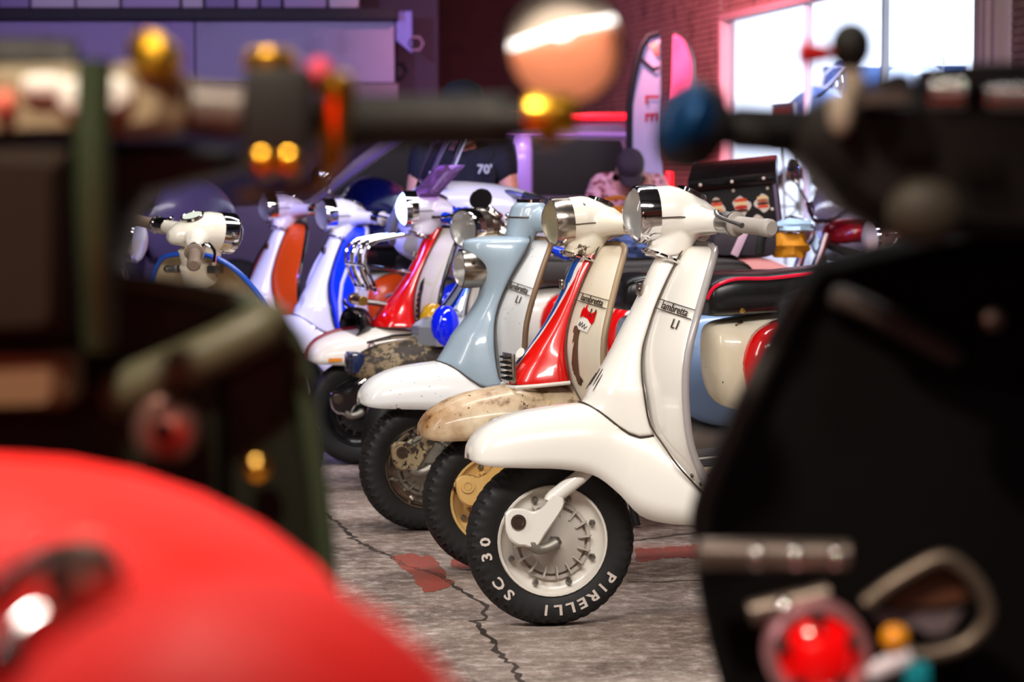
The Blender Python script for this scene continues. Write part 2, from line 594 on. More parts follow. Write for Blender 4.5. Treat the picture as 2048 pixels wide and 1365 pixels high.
def headset(root, S, m, kind='lamp', lens_m=None, ring_m=None, grip_m=None, lever=True, arm_m=None, hi=True, sweep=.52, hz=0.0, hx=0.0):
    ring_m = ring_m or M_chrome
    cz, cx = 1.035 + hz, -.356 + hx
    T = S @ Matrix.Translation((cx, 0, cz))
    gs = []
    n = 22

    def ring(x, ry, rz, z):
        return [(x, ry * cos(2 * pi * k / n), z + rz * sin(2 * pi * k / n)) for k in range(n)]
    if kind == 'lamp':
        st = [(.085, .068, .068, 0), (.075, .071, .070, 0), (.03, .074, .071, .002), (-.02, .068, .060, 0), (-.06, .055, .046, -.010), (-.09, .04, .032, -.022), (-.105, .02, .015, -.026)]
        gs.append(loft([ring(*s) for s in st]))
        gs.append(loft([[(x + rx * cos(2 * pi * k / n), ry * sin(2 * pi * k / n), z) for k in range(n)] for x, rx, ry, z in ((.046, .050, .048, -.108), (.03, .058, .05, -.085), (.012, .066, .052, -.05), (0, .06, .05, -.01))]))
        gs.append(loft([ring(.06, .03, .008, -.074), ring(.085, .034, .008, -.079), ring(.03, .05, .02, -.055)]))
    else:
        gs.append(loft([[(x + rx * cos(2 * pi * k / n), ry * sin(2 * pi * k / n), z) for k in range(n)] for x, rx, ry, z in ((.046, .048, .048, -.108), (.035, .05, .05, -.075), (.02, .056, .056, -.03), (.012, .06, .06, -.005), (.005, .056, .056, .03), (0, .046, .046, .045))]))
    ends = []
    for s in (1, -1):
        a = cr([(-.005, .02 * s, -.012), (-.035, .075 * s, -.018), (-.035 - sweep * .075, .15 * s, -.026)], 8)
        gs.append(tube(a, [.052, .047, .041, .036, .032, .029, .027, .026], 14))
        d = (Vector(a[-1]) - Vector(a[-3])).normalized()
        ends.append((Vector(a[-1]), d, s))
    h = obj('headset', merge(*gs), m, root, T, remesh=.005)
    if kind == 'lamp':
        obj('headlamp_ring', lathe([(.068, -.02), (.0725, -.018), (.0735, .0), (.0745, .028), (.072, .034), (.067, .034), (.065, .028)], 40, (.085, 0, 0), (1, 0, -.05)), ring_m, h, T)
        obj('reflector', lathe([(.066, .031), (.05, .016), (.03, .008), (.012, .005), (.0, .004)], 32, (.085, 0, 0), (1, 0, -.05)), M_refl if lens_m is None else lens_m, h, T)
        obj('headlamp_glass', lathe([(.0665, .031), (.058, .044), (.04, .056), (.02, .063), (0.0, .065)], 32, (.085, 0, 0), (1, 0, -.05)), M_lens, h, T)
        sp_ = obj('speedometer', lathe([(.040, -.006), (.040, .003), (.036, .005), (.034, .002), (0, .002)], 24, (-.030, 0, .053), (-.45, 0, 1)), M_chrome, h, T)
        obj('headset_seam', tube([(.075, .0725, -.012), (.02, .0755, -.010), (-.01, .0722, -.012), (-.045, .067, -.022)], .0016, 5), M_ink, h, T)
    else:
        obj('speedometer', lathe([(.046, .043), (.046, .052), (.042, .054), (0, .054)], 24, (0, 0, 0), (0, 0, 1)), M_chrome, h, T)
        obj('headset_seam', lathe([(.0605, -.009), (.0622, -.006), (.0605, -.003)], 28, (.012, 0, 0), (0, 0, 1)), M_ink, h, T)
    for p, d, s in ends:
        am = arm_m or M_steel
        sw = obj('switch_housing', lathe([(.026, -.004), (.029, .006), (.028, .045), (.022, .052)], 20, p, d, True), am, h, T)
        obj('grip', lathe([(.018, .05), (.031, .052), (.031, .058), (.0205, .062), (.0205, .160), (.0225, .166), (.0225, .186), (.017, .192)], 20, p, d, True), grip_m or M_grip, h, T)
        obj('grip_flange', lathe([(.02, .046), (.033, .048), (.033, .053), (.02, .055)], 20, p, d, True), am, h, T)
        if lever:
            up = Vector((0, 0, 1))
            fwd = Vector((d.y * -s, 0, 0)).normalized() * 1
            f = Vector((.9, 0, .0))
            q0 = p + d * .03 + Vector((.022, 0, .012))
            pts = cr([tuple(q0), tuple(q0 + d * .012 + Vector((.020, 0, .018))), tuple(q0 + d * .06 + Vector((.045, 0, .008))), tuple(q0 + d * .15 + Vector((.045, 0, -.006)))], 9)
            obj('brake_lever' if s < 0 else 'clutch_lever', tube(pts, [.008, .008, .007, .007, .006, .006, .0055, .006, .0075], 8), am, h, T)
    obj('neck_collar', lathe([(.056, -.004), (.060, 0), (.056, .006)], 26, (.046, 0, -.113), tuple(AXK), False), M_chrome, h, T)
    return h


def badge(root, z, y0, words, size, rot=-8):
    gs = []
    for s, dy, dz, k in words:
        y, zz = y0 + dy, z + dz
        o = Vector((leg_x(zz, y) + .004, y, zz))
        o2 = Vector((leg_x(zz - .01, y + .05) + .004, y + .05, zz))
        td = (o2 - o).normalized()
        td = (td + Vector((0, 0, math.tan(rad(rot))))).normalized()
        up = Vector((leg_at(zz + .05) - leg_at(zz - .05), 0, .1))
        gs.append((s, tf(text_geo(s, size * k, .03), frame(o, td, up) @ Matrix.Shear('XZ', 4, (0, 0)))))
        L = size * k * len(s) * .30
        if len(s) > 4:
            for e in (.42, -.40):
                gs.append(('bar', tf(box((0, e * size * k, 0), (2 * L, .0022, .002), 0), frame(o, td, up))))
    for nm, g in (('script_badge', merge(*[g for s, g in gs if len(s) > 2])), ('model_badge', merge(*[g for s, g in gs if len(s) <= 2]))):
        obj(nm, g, M_ink, root, smooth=False)


def scooter(label, px, Y, yaw, steer, fender=M_white, horn=M_white, leg=M_white, head=M_white, panel=M_white, frame_m=M_white, bead=M_bead,
            seat=M_vinyl, rim=M_whiteg, hub=M_hubw, tyre=M_rubber, link=M_white, lamp='lamp', horn_tab=HORN_W, hi=True, grip=M_grip, lens=None,
            rear=True, group='vintage scooters parked in a row', lettering=False, ring_m=None, fork_m=None, nut=None, arm=None, fl=True, legw=1.0, ax=None, zs=1.0, fin=None, words=True, name='scooter', pitch=0.0, hz=0.0, hx=0.0, sweep=.52, pipe=None):
    X0 = (px - 1024) / FPX * Y if ax is None else ax
    root = thing(name, label, 'scooter', (X0, Y, 0), pi + rad(yaw), group)
    root.scale = (1, 1, zs)
    root.rotation_euler = (0, rad(pitch), pi + rad(yaw))
    S = Matrix.Translation(AX0) @ Matrix.Rotation(rad(steer), 4, AXK) @ Matrix.Translation(-AX0)
    I = Matrix()
    wheel(root, Vector((0, 0, .215)), S, rim, hub, tyre, hi, 'front_wheel', nut, lettering=lettering, fin_m=fin)
    # fork and trailing links
    fk = obj('fork', merge(*[tube(cr([(-.16, s * .082, .50), (-.086, s * .082, .40), (.0, s * .084, .335), (.012, s * .084, .322)], 8), .0195, 14) for s in (1, -1)]), fork_m or link, root, S)
    lp = [(.131, .2925), (.117, .304), (.084, .304), (.061, .296), (.037, .306), (.008, .338), (-.018, .318), (.010, .268), (.031, .2395), (.056, .205), (.084, .211), (.103, .214), (.123, .2325), (.131, .265)]
    lp = cr(lp + [lp[0]], 43)[:-1]
    for s in (1, -1):
        l_ = obj('fork_link', prism(lp, s * .078, s * .104, 'xz', .005), link, root, S)
        obj('link_pivot', merge(lathe([(.019, 0), (.019, .006), (.012, .006)], 22, (.10, s * .103, .272), (0, s, 0)), lathe([(.0115, .0), (.0115, .004), (0, .004)], 16, (.10, s * .103, .272), (0, s, 0))), M_goldrust if link is M_goldrust else M_ink, l_, S)
    obj('axle_arm', tube(cr([(.068, .088, .222), (.05, .09, .202), (.022, .088, .205), (0, .085, .215)], 8), [.016, .017, .015, .014, .014, .015, .016, .016], 12), M_alu, root, S)
    # front mudguard
    fs = cr(FEND, 34)
    n = 23
    e = 2.5
    rows = []
    for x, zt, ze, hw in fs:
        row = []
        for j in range(n):
            a = (j / (n - 1) * 2 - 1) * pi / 2
            row.append((x, hw * math.copysign(abs(sin(a)) ** (2 / e), sin(a)), ze + (zt - ze) * abs(cos(a)) ** (2 / e)))
        rows.append(row)
    fd = obj('mudguard', grid(rows), fender, root, solid=.004)
    # horn cover column
    hs = cr(horn_tab, 30)
    n2 = 19
    rows = []
    dome = horn_tab is not HORN_R
    for i, (z, fx, bx, hw) in enumerate(hs):
        row = []
        k = max(0, (i - 23) / 6) if dome else 0
        for j in range(n2):
            a = (j / (n2 - 1) * 2 - 1) * pi / 2
            x, y = bx + (fx - bx) * abs(cos(a)) ** (.8 + .6 * k), hw * sin(a)
            zf = fend_z(x, y) + .001
            row.append((x, y, max(z * (1 - k) + zf * k, zf if k else 0)))
        rows.append(row)
    rows_h = rows
    hc = obj('horn_cover', grid(rows), horn, root, solid=.003)
    # legshield with the floor it turns into
    n3 = 21
    rows = [[(x - SWEEP * v * v, w * legw * v, z) for v in [(j / (n3 - 1) * 2 - 1) for j in range(n3)]] for z, x, w in LEGS]
    ls = obj('legshield', grid(rows), leg, root, solid=.005)
    edge = [rows[i][-1] for i in range(len(rows) - 6, -1, -1)]
    arc = edge + [(LEGS[0][1] - .005, 0, LEGS[0][0] + .004)] + [(x, -y, z) for x, y, z in reversed(edge)]
    obj('beading', tube(arc, .0095, 10), bead, ls)
    # seam lines
    for s in (1, -1):
        pts = [(r[-1][0] + .004, s * (r[-1][1] + .002), r[-1][2]) for r in rows_h]
        pts = pts[::3] + [(-.245, s * .165, .462), (-.266, s * .200, .42), (-.302, s * .222, .375), (-.325, s * .23, .35)]
        obj('panel_seam', tube(cr(pts, 34), .0026, 6), M_ink, ls)
    seam = [(x + .001, y * 1.01, z + .001) for x, y, z in rows_h[-1]]
    obj('panel_seam', tube(seam, .0026, 6), M_ink, hc)
    # emblem and vents on the column
    zb = .845
    xb = itp(zb, sorted((q[0], q[1]) for q in hs))
    if lamp != 'column':
        obj('emblem', merge(box((xb + .008, .004, zb), (.014, .024, .03), .2), box((xb + .011, .014, zb - .004), (.012, .012, .014), .2)), M_chrome_d, hc)
        tabx = sorted((q[0], q[1], q[2], q[3]) for q in hs)
        for i in range(2):
            for s in (1, -1):
                pts = []
                for z in (.645 - .012 * i, .625 - .012 * i, .603 - .012 * i):
                    fx = itp(z, [(q[0], q[1]) for q in tabx]); bx = itp(z, [(q[0], q[2]) for q in tabx]); hw = itp(z, [(q[0], q[3]) for q in tabx])
                    a = rad(7 + 9 * i)
                    pts.append((bx + (fx - bx) * cos(a) ** .8 + .0015, s * hw * sin(a), z))
                obj('vent_slot', tube(pts, [.0008, .0019, .0008], 6), M_ink, hc)
    if words:
        badge(root, .80, .145, [('lambretta', 0, 0, 1), ('LI', .028, -.037, 1.15)], .030)
    # head
    h = headset(root, S, head, 'lamp' if lamp == 'lamp' else 'plain', lens, ring_m, grip, True, arm, hi, sweep, hz, hx)
    if lamp == 'column':
        c = Vector((-.178, 0, .862))
        ax_ = (1, 0, -.02)
        obj('headlamp_ring', lathe([(.060, -.02), (.065, 0), (.066, .035), (.064, .055), (.059, .056)], 36, c, ax_), M_chrome_d, hc)
        obj('reflector', lathe([(.06, .052), (.04, .02), (.0, .0)], 30, c, ax_), M_refl, hc)
        obj('headlamp_glass', lathe([(.06, .053), (.05, .066), (.03, .074), (0, .077)], 30, c, ax_), M_lens, hc)
        obj('ring_screw', lathe([(.008, 0), (.008, .004), (0, .005)], 10, (-.15, .066, .885), (0, 1, 0)), M_ink, hc)
    # floor boards
    flb = obj('floorboard', merge(box((-.62, 0, .268), (.40, .40, .02), .3)), frame_m, root)
    for i in range(4):
        for s in (1, -1):
            obj('floor_strip', box((-.60, s * (.05 + .04 * i), .281), (.34, .014, .008), .2), M_vinylg, flb)
    if rear:
        fr = [(-.665, .60, .07, .05), (-.68, .58, .115, .088), (-.74, .565, .142, .112), (-.9, .555, .165, .118), (-1.15, .545, .17, .115), (-1.38, .54, .15, .10), (-1.52, .52, .10, .07), (-1.56, .50, .05, .04)]
        fr = cr(fr, 22)
        obj('body_frame', loft([[(x, ry * math.copysign(abs(cos(t)) ** .75, cos(t)), zc + rz * math.copysign(abs(sin(t)) ** .75, sin(t))) for t in [2 * pi * k / 22 for k in range(22)]] for x, zc, rz, ry in fr]), frame_m, root)
        sp = [(-.735, .555, .575, .015), (-.755, .47, .635, .05), (-.81, .40, .685, .085), (-.94, .335, .71, .105), (-1.1, .33, .70, .105), (-1.27, .36, .67, .085), (-1.40, .43, .62, .05), (-1.47, .50, .56, .01)]
        sp = cr(sp, 26)
        for s in (1, -1):
            rows = []
            for x, z0, z1, bu in sp:
                rows.append([(x, s * (.10 + bu * abs(cos(a)) ** .7), (z0 + z1) / 2 + (z1 - z0) / 2 * sin(a)) for a in [(j / 14 - .5) * pi for j in range(15)]])
            pn = obj('side_panel', grid(rows), panel, root, solid=.003)
            obj('panel_handle', tube([(-.80, s * .170, .585), (-.82, s * .188, .60), (-.85, s * .197, .605)], .007, 8), M_steel, pn)
        ss = [(-.645, .79, .735, .095), (-.66, .825, .72, .118), (-.72, .845, .715, .130), (-.82, .84, .715, .135), (-.95, .845, .715, .137), (-1.15, .85, .72, .134), (-1.28, .845, .73, .12), (-1.33, .82, .75, .09)]
        ss = cr(ss, 22)
        st = obj('seat', loft([[(x, w * p, (zt + zb_) / 2 + (zt - zb_) / 2 * q) for p, q in rrect(1, 1, 4, 24)] for x, zt, zb_, w in ss]), seat, root)
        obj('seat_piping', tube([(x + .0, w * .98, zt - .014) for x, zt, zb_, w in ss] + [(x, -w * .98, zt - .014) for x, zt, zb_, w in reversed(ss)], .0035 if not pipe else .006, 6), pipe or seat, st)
        obj('seat_stud', lathe([(.009, 0), (.008, .004), (0, .005)], 12, (-.735, .131, .735), (0, 1, 0)), M_brass, st)
        wheel(root, Vector((-1.29, 0, .215)), I, rim, hub, tyre, False, 'rear_wheel', fins=0)
        obj('exhaust', tube(cr([(-.75, -.09, .2), (-.95, -.12, .17), (-1.2, -.13, .17), (-1.45, -.13, .2)], 9), [.015, .03, .045, .05, .05, .05, .045, .03, .015], 12), M_mudrust, root)
        obj('centre_stand', merge(*[tube([(-.62, s * .07, .26), (-.66, s * .13, .10), (-.68, s * .14, .008)], [.014, .013, .014], 8) for s in (1, -1)], tube([(-.62, -.07, .26), (-.62, .07, .26)], .013, 8)), M_blackm, root)
        obj('tail_lamp', merge(box((-1.575, 0, .52), (.06, .08, .09), .25)), M_redlens, root)
        obj('engine_case', loft([[(x, y + ry * cos(t), z + rz * sin(t)) for t in [2 * pi * k / 16 for k in range(16)]] for x, y, z, ry, rz in ((-.72, .03, .28, .04, .05), (-.85, .04, .28, .075, .085), (-1.05, .05, .25, .08, .08), (-1.25, .06, .22, .07, .08), (-1.36, .06, .21, .04, .05))]), M_alu, root)
    return root, S, dict(fork=fk, fender=fd, horn=hc, leg=ls, head=h, hs=hs)

# ------------------------------------------------------------------ floor
def floor_mat():
    m = mat('worn_concrete', (150, 134, 124), .55)
    nt = m.node_tree
    b = nt.nodes['Principled BSDF']
    tc = [x for x in nt.nodes if x.type == 'TEX_COORD'][0]
    mp = nt.nodes.new('ShaderNodeMapping')
    nt.links.new(tc.outputs['Object'], mp.inputs['Vector'])

    def noise(sc, det, ro, dist=0):
        n = nt.nodes.new('ShaderNodeTexNoise')
        n.inputs['Scale'].default_value = sc
        n.inputs['Detail'].default_value = det
        n.inputs['Roughness'].default_value = ro
        n.inputs['Distortion'].default_value = dist
        nt.links.new(mp.outputs['Vector'], n.inputs['Vector'])
        return n.outputs['Fac']

    def ramp(src, els):
        c = nt.nodes.new('ShaderNodeValToRGB')
        e = c.color_ramp.elements
        while len(e) < len(els):
            e.new(.5)
        for i, (p, k) in enumerate(els):
            e[i].position, e[i].color = p, (*lin(k), 1)
        nt.links.new(src, c.inputs['Fac'])
        return c.outputs['Color']

    def mixc(f, a, bb, mode='MIX'):
        x = nt.nodes.new('ShaderNodeMix')
        x.data_type, x.blend_type = 'RGBA', mode
        if isinstance(f, float):
            x.inputs[0].default_value = f
        else:
            nt.links.new(f, x.inputs[0])
        nt.links.new(a, x.inputs[6])
        nt.links.new(bb, x.inputs[7])
        return x.outputs[2]
    big = ramp(noise(1.6, 8, .62, .3), [(.30, (60, 46, 38)), (.42, (106, 88, 77)), (.54, (158, 139, 127)), (.70, (208, 190, 178))])
    fine = ramp(noise(22, 8, .7), [(.34, (48, 36, 30)), (.5, (130, 113, 102)), (.66, (222, 208, 198))])
    c = mixc(.45, big, fine)
    pits = ramp(noise(90, 4, .7), [(.36, (70, 58, 52)), (.46, (255, 255, 255)), (1, (255, 255, 255))])
    c = mixc(.6, c, mixc(1.0, c, pits, 'MULTIPLY'))
    redn = noise(1.1, 6, .6, .4)
    mr = nt.nodes.new('ShaderNodeMapRange')
    mr.inputs['From Min'].default_value, mr.inputs['From Max'].default_value = .60, .66
    mr.inputs['To Max'].default_value = .55
    nt.links.new(redn, mr.inputs['Value'])
    rc = ramp(noise(30, 4, .6), [(.3, (120, 62, 50)), (.7, (168, 96, 78))])
    c = mixc(mr.outputs['Result'], c, rc)
    nt.links.new(c, b.inputs['Base Color'])
    bp = nt.nodes.new('ShaderNodeBump')
    bp.inputs['Strength'].default_value = .5
    bp.inputs['Distance'].default_value = .01
    nt.links.new(noise(26, 8, .7), bp.inputs['Height'])
    nt.links.new(bp.outputs['Normal'], b.inputs['Normal'])
    return m


fl = struct(obj('floor', grid([[(-6 + 14 * i / 6, -3 + 26 * j / 8, 0) for i in range(7)] for j in range(9)]), floor_mat()))


def floor_pt(px, py):
    u, v = (px - 1024) / FPX, (682.5 - py) / FPX
    d = Vector((u, cos(PITCH) + v * sin(PITCH), -sin(PITCH) + v * cos(PITCH)))
    return Vector((0, 0, CAM_H)) + d * (-CAM_H / d.z)


def rough(poly, seed=5):
    """ragged outline"""
    r = random.Random(seed)
    out = []
    for a, b in zip(poly, poly[1:] + poly[:1]):
        n = max(1, int(math.hypot(b[0] - a[0], b[1] - a[1]) / 6))
        for k in range(n):
            out.append((a[0] + (b[0] - a[0]) * k / n + r.gauss(0, 1.6), a[1] + (b[1] - a[1]) * k / n + r.gauss(0, 1.1)))
    return out


def crack(pix, w, name='crack'):
    p = [floor_pt(*q) for q in pix]
    rr = random.Random(3)
    L, Rr = [], []
    dense = []
    for a, b in zip(p, p[1:]):
        n = max(2, int((b - a).length / .028))
        for k in range(n):
            dense.append(a.lerp(b, k / n) + Vector((rr.gauss(0, .006), rr.gauss(0, .006), 0)))
    dense.append(p[-1])
    for i, q in enumerate(dense):
        d = (dense[min(i + 1, len(dense) - 1)] - dense[max(i - 1, 0)])
        nrm = Vector((-d.y, d.x, 0)).normalized()
        ww = w * rr.uniform(.35, 1.5)
        L.append(tuple(q + nrm * ww * .5 + Vector((0, 0, .0012))))
        Rr.append(tuple(q - nrm * ww * .5 + Vector((0, 0, .0012))))
    mid = [tuple((Vector(a) + Vector(b)) / 2 - Vector((0, 0, .0006))) for a, b in zip(L, Rr)]
    o = obj(name, grid([L, mid, Rr]), mat('crack_dirt', (52, 40, 33), .9), fl, smooth=False)
    o['label'] = 'jagged dark crack in the concrete'
    return o


crack([(560, 990), (660, 1033), (690, 1062), (722, 1088), (770, 1108), (812, 1132), (880, 1150), (906, 1172), (934, 1190), (972, 1212), (968, 1232), (952, 1244), (985, 1290), (1020, 1325), (1052, 1380)], .013)
crack([(1240, 1086), (1330, 1074), (1400, 1066), (1520, 1050)], .016)
crack([(1255, 1166), (1330, 1165), (1420, 1160)], .008)
pp = [floor_pt(*q) + Vector((0, 0, .0008)) for q in rough([(783, 1117), (806, 1111), (824, 1107), (838, 1113), (862, 1113), (880, 1130), (892, 1144), (890, 1158), (908, 1164), (900, 1174), (872, 1184), (848, 1185), (832, 1166), (822, 1150), (800, 1132)])]
pc = sum(pp, Vector()) / len(pp)
rp = obj('red_paint_patch', ([tuple(p) for p in pp] + [tuple(pc)], [(i, (i + 1) % len(pp), len(pp)) for i in range(len(pp))]), worn('red_floor_paint', (146, 54, 40), (134, 106, 92), .44, 34, .1, .6, 0, .6, (118, 70, 54), 16), fl)
rp['label'] = 'worn patch of red floor paint'
pp = [floor_pt(*q) + Vector((0, 0, .0008)) for q in rough([(905, 1121), (940, 1118), (990, 1128), (1000, 1140), (930, 1141), (900, 1135)])]
obj('red_paint_patch', ([tuple(p) for p in pp], [tuple(range(len(pp)))]), MATS['red_floor_paint'], fl)
pp = [floor_pt(*q) + Vector((0, 0, .0008)) for q in rough([(1270, 1100), (1400, 1090), (1440, 1100), (1430, 1122), (1350, 1116), (1272, 1126)])]
obj('red_paint_patch', ([tuple(p) for p in pp], [tuple(range(len(pp)))]), MATS['red_floor_paint'], fl)

# ------------------------------------------------------------------ the row of scooters
W, WS, WP = scooter('glossy cream white scooter nearest the middle with white lettered front tyre', 1101, 6.05, 15, -5, hx=.012, sweep=.44, lettering=True)

M_colR = stripes_mat('blue_white_red_hand_painted_bands', [(-.22, (38, 84, 170)), (-.052, (236, 228, 220)), (-.040, (222, 22, 14)), (.14, (222, 22, 14))], 1, .022, 9, shear=.10)
Rt, RS, RP = scooter('worn ivory scooter with red, white and blue painted column and rusty mudguard', 1000, 6.95, 15, -3, zs=.962, pitch=3.4, hx=.02, pipe=mat('red_piping_reflection', (240, 16, 60), .25, 0, .5), fender=M_rustf, horn=M_colR, leg=M_ivoryleg, head=M_ivory,  # piping coloured red for the red light reflected along the seat edge
                     panel=M_redp, frame_m=M_ivory, bead=M_beadt, rim=M_goldrust, hub=M_goldrust, link=M_goldrust, horn_tab=HORN_R, lens=M_reflo, ring_m=M_chrome_d, arm=M_chrome_d)

G, GS, GP = scooter('grey blue scooter with hooded headlamp set in its column and white mudguard', 847, 7.8, 15, 2, zs=.985, fender=M_wchip, horn=M_greyblue, leg=M_wchip, head=M_greyblue,
                    panel=M_bluepanel, frame_m=M_greyblue, bead=M_beadb, rim=M_chrome_d, hub=M_alu, link=M_mudrust, lamp='column', horn_tab=HORN_G)
# chips, stickers and fittings on the ivory scooter


def on_leg(poly, off=.0030):
    """thin patch following the legshield; poly in (left, up)"""
    bm = bmesh.new()
    f = bm.faces.new([bm.verts.new((0, y, z)) for y, z in poly])
    bmesh.ops.triangulate(bm, faces=[f])
    bmesh.ops.subdivide_edges(bm, edges=bm.edges[:], cuts=2, use_grid_fill=True)
    bm.verts.index_update()
    g = [(leg_x(v.co.z, v.co.y) + off, v.co.y, v.co.z) for v in bm.verts], [tuple(v.index for v in f.verts) for f in bm.faces]
    bm.free()
    return g


def jag(poly, k=3, s=.0025, seed=1):
    r = random.Random(seed)
    out = []
    for a, b in zip(poly, poly[1:] + poly[:1]):
        for i in range(k):
            t = i / k
            out.append((a[0] + (b[0] - a[0]) * t + r.gauss(0, s) * (i > 0), a[1] + (b[1] - a[1]) * t + r.gauss(0, s) * (i > 0)))
    return out


M_barerust = worn('bare_brown_rust', (92, 62, 44), (60, 38, 26), .5, 14, .1, .7, 0, .4, (120, 84, 60), 9)
chip = [(.098, .722), (.112, .727), (.122, .738), (.136, .722), (.132, .700), (.127, .675), (.130, .655), (.142, .625), (.136, .595), (.158, .568), (.150, .550), (.130, .558), (.118, .580), (.107, .598), (.108, .630), (.117, .655), (.115, .685), (.106, .672), (.108, .700)]
o = obj('rust_chip', on_leg(jag(chip, 4, .0035)), M_barerust, RP['leg'], smooth=False)
o['label'] = 'large brown bare rust patch'
dog = [(y_, z_ - .066) for y_, z_ in [(.115, .835), (.121, .848), (.128, .842), (.133, .862), (.138, .842), (.152, .834), (.168, .829), (.188, .836), (.170, .822), (.192, .806), (.186, .797), (.160, .813), (.140, .818), (.128, .823), (.117, .815)]]
o = obj('dog_sticker', on_leg(dog, .0042), M_redp, RP['leg'], smooth=False)
o['label'] = 'red leaping animal sticker'
obj('paper_sticker', on_leg([(.118, .745), (.150, .752), (.184, .730), (.176, .708), (.128, .716), (.112, .728)], .0034), M_white, RP['leg'], smooth=False)
obj('sticker_scrawl', tube([(leg_x(z, y) + .005, y, z) for y, z in [(.124, .728), (.130, .738), (.133, .725), (.142, .737), (.146, .722), (.156, .732), (.158, .718), (.170, .726)]], .0012, 4), M_ink, RP['leg'])
hrow = RP['hs'][-1]
gx = -.052
obj('horn_grille', merge(box((gx - .012, -.005, .607), (.012, .105, .088), .25)), M_chrome_d, RP['horn'])
for k in range(5):
    obj('grille_bar', box((gx, -.005, .575 + .016 * k), (.012, .075, .006), .2), M_dark if k % 2 else M_dark, RP['horn'])
obj('round_sticker', lathe([(.016, 0), (.0, .001)], 14, (-.088, .035, .652), (.75, .45, .5)), M_white, RP['horn'])
obj('trim_strip', tube([(-.06, -.08, .553), (-.048, -.04, .552), (-.046, .03, .552), (-.06, .075, .553), (-.12, .10, .555), (-.21, .112, .558)], .006, 8), M_whiteg, RP['horn'])
# small bolts on the white scooter legshield foot
for y, z in ((.214, .392), (.228, .372)):
    obj('bolt', lathe([(.006, 0), (.005, .004), (0, .005)], 8, (leg_x(z, y), y, z), (1, 0, 0)), M_ink, WP['leg'])

# ------------------------------------------------------------------ chrome and blue scooter behind
M_boxchrome = mat('bright_box_chrome', (206, 210, 222), .2, .7)
M_colB = stripes_mat('chrome_and_blue_bands', [(-.12, (24, 62, 190)), (-.028, (212, 216, 228)), (.0, (20, 58, 190)), (.026, (206, 212, 228)), (.05, (30, 66, 190)), (.062, (200, 206, 222)), (.14, (200, 206, 222))], 1, .006, 20, .16, .75)
B, BS, BP = scooter('scooter with chrome and blue striped column and round chrome headlamp', 812, 8.97, 15, 33, fender=M_mudrust, horn=M_colB, leg=M_ivoryleg, head=M_chrome_d,
                    panel=M_redp, frame_m=M_white, bead=M_beadt, rim=M_steel, hub=M_alu, link=M_chrome_d, horn_tab=HORN_R, grip=M_blue, arm=M_chrome, seat=M_vinylg, sweep=.30, hi=False, hz=-.06, hx=.065)
hb = obj('horn_box', merge(loft([[(-.215 + (x + .215) * k, y * k2, z) for x, y in [(-.215, -.115), (-.09, -.115), (-.035, -.06), (-.035, .06), (-.09, .115), (-.215, .115)]] for z, k, k2 in ((.53, 1.0, 1.0), (.535, 1.03, 1.03), (.60, 1.0, 1.0), (.615, .90, .9), (.635, .72, .72))])), M_boxchrome, B, ang=20)
obj('side_lamp', ball((-.125, .10, .605), .054, .046, .080), M_bluel, hb)
obj('side_lamp', ball((-.125, -.10, .605), .054, .046, .080), mat('amber_lens', (200, 150, 30), .15, 0, .5), hb)
obj('lamp_bezel', lathe([(.062, -.006), (.066, 0), (.062, .006)], 22, (-.14, .108, .605), (.3, .9, .1)), M_chrome, hb)
obj('mudguard_crest', tube([(.15, .0, .542), (.05, 0, .562), (-.03, 0, .566), (-.06, .0, .562)], [.004, .009, .009, .004], 8), M_chrome, BP['fender'])
obj('front_bumper', box((.196, .0, .47), (.05, .15, .075), .25), mat('navy_gloss_paint', (26, 40, 76), .2, 0, .6), BP['fender'])
Tm = BS @ Matrix.Translation((-.291, 0, .975))
mr_ = obj('mirror', merge(lathe([(.0, -.012), (.03, -.010), (.042, .0), (.044, .004)], 24, (.01, -.03, .095), (.5, .25, .3))), M_chrome, BP['head'], Tm)
obj('mirror_stalk', tube([(-.02, .05, .05), (-.005, .01, .075), (.006, -.028, .092)], .006, 8), M_chrome, mr_, Tm)
obj('mirror_glass', lathe([(.041, .003), (.0, .003)], 24, (.01, -.03, .095), (.5, .25, .3)), M_mirror, mr_, Tm)
obj('switch_knob', merge(ball((-.03, .085, .05), .018, .018, .018), tube([(-.03, .08, .02), (-.03, .084, .045)], .008, 8)), M_chrome, BP['head'], Tm)

# ------------------------------------------------------------------ white scooter with red column and chrome racks
M_clear = mat('clear_acrylic', (235, 230, 245), .04, 0, 0, None, 0, 1.0, 1.12)
M_beam = mat('lit_blue_white_lamp', (220, 230, 255), .3, 0, 0, (150, 180, 255), 7.0)
M_violetscreen = mat('violet_tinted_acrylic', (196, 150, 214), .08, 0, 0, None, 0, .92, 1.15)
St, SS, SP = scooter('white scooter with red column, lit blue white headlamp and maroon edged mudguard', 716, 9.76, 17, -4, hx=.045, lens=M_beam, fender=M_whiteg, horn=M_redp, leg=M_whiteg, head=mat('lilac_white_paint', (214, 206, 224), .25, 0, .5),
                     panel=M_redp, frame_m=M_white, bead=M_black, rim=mat('black_wheel_paint', (26, 26, 28), .35, 0, .3), hub=M_black, link=M_chrome, horn_tab=HORN_R, grip=M_blue, arm=M_blue, seat=M_vinylg, hi=False, fin=M_steel, words=False)
edge = []
for x, zt, ze, hw in cr(FEND[:5], 14):
    edge.append((x + .003, 0.0, zt + .002))
obj('maroon_trim', tube([(.222, .0, .43)] + edge, .009, 8), mat('maroon_trim_paint', (126, 8, 34), .3, 0, .4), SP['fender'])
obj('orange_sticker', box((.12, .109, .432), (.055, .002, .014), 0), mat('orange_sticker', (222, 130, 20), .5), SP['fender'])
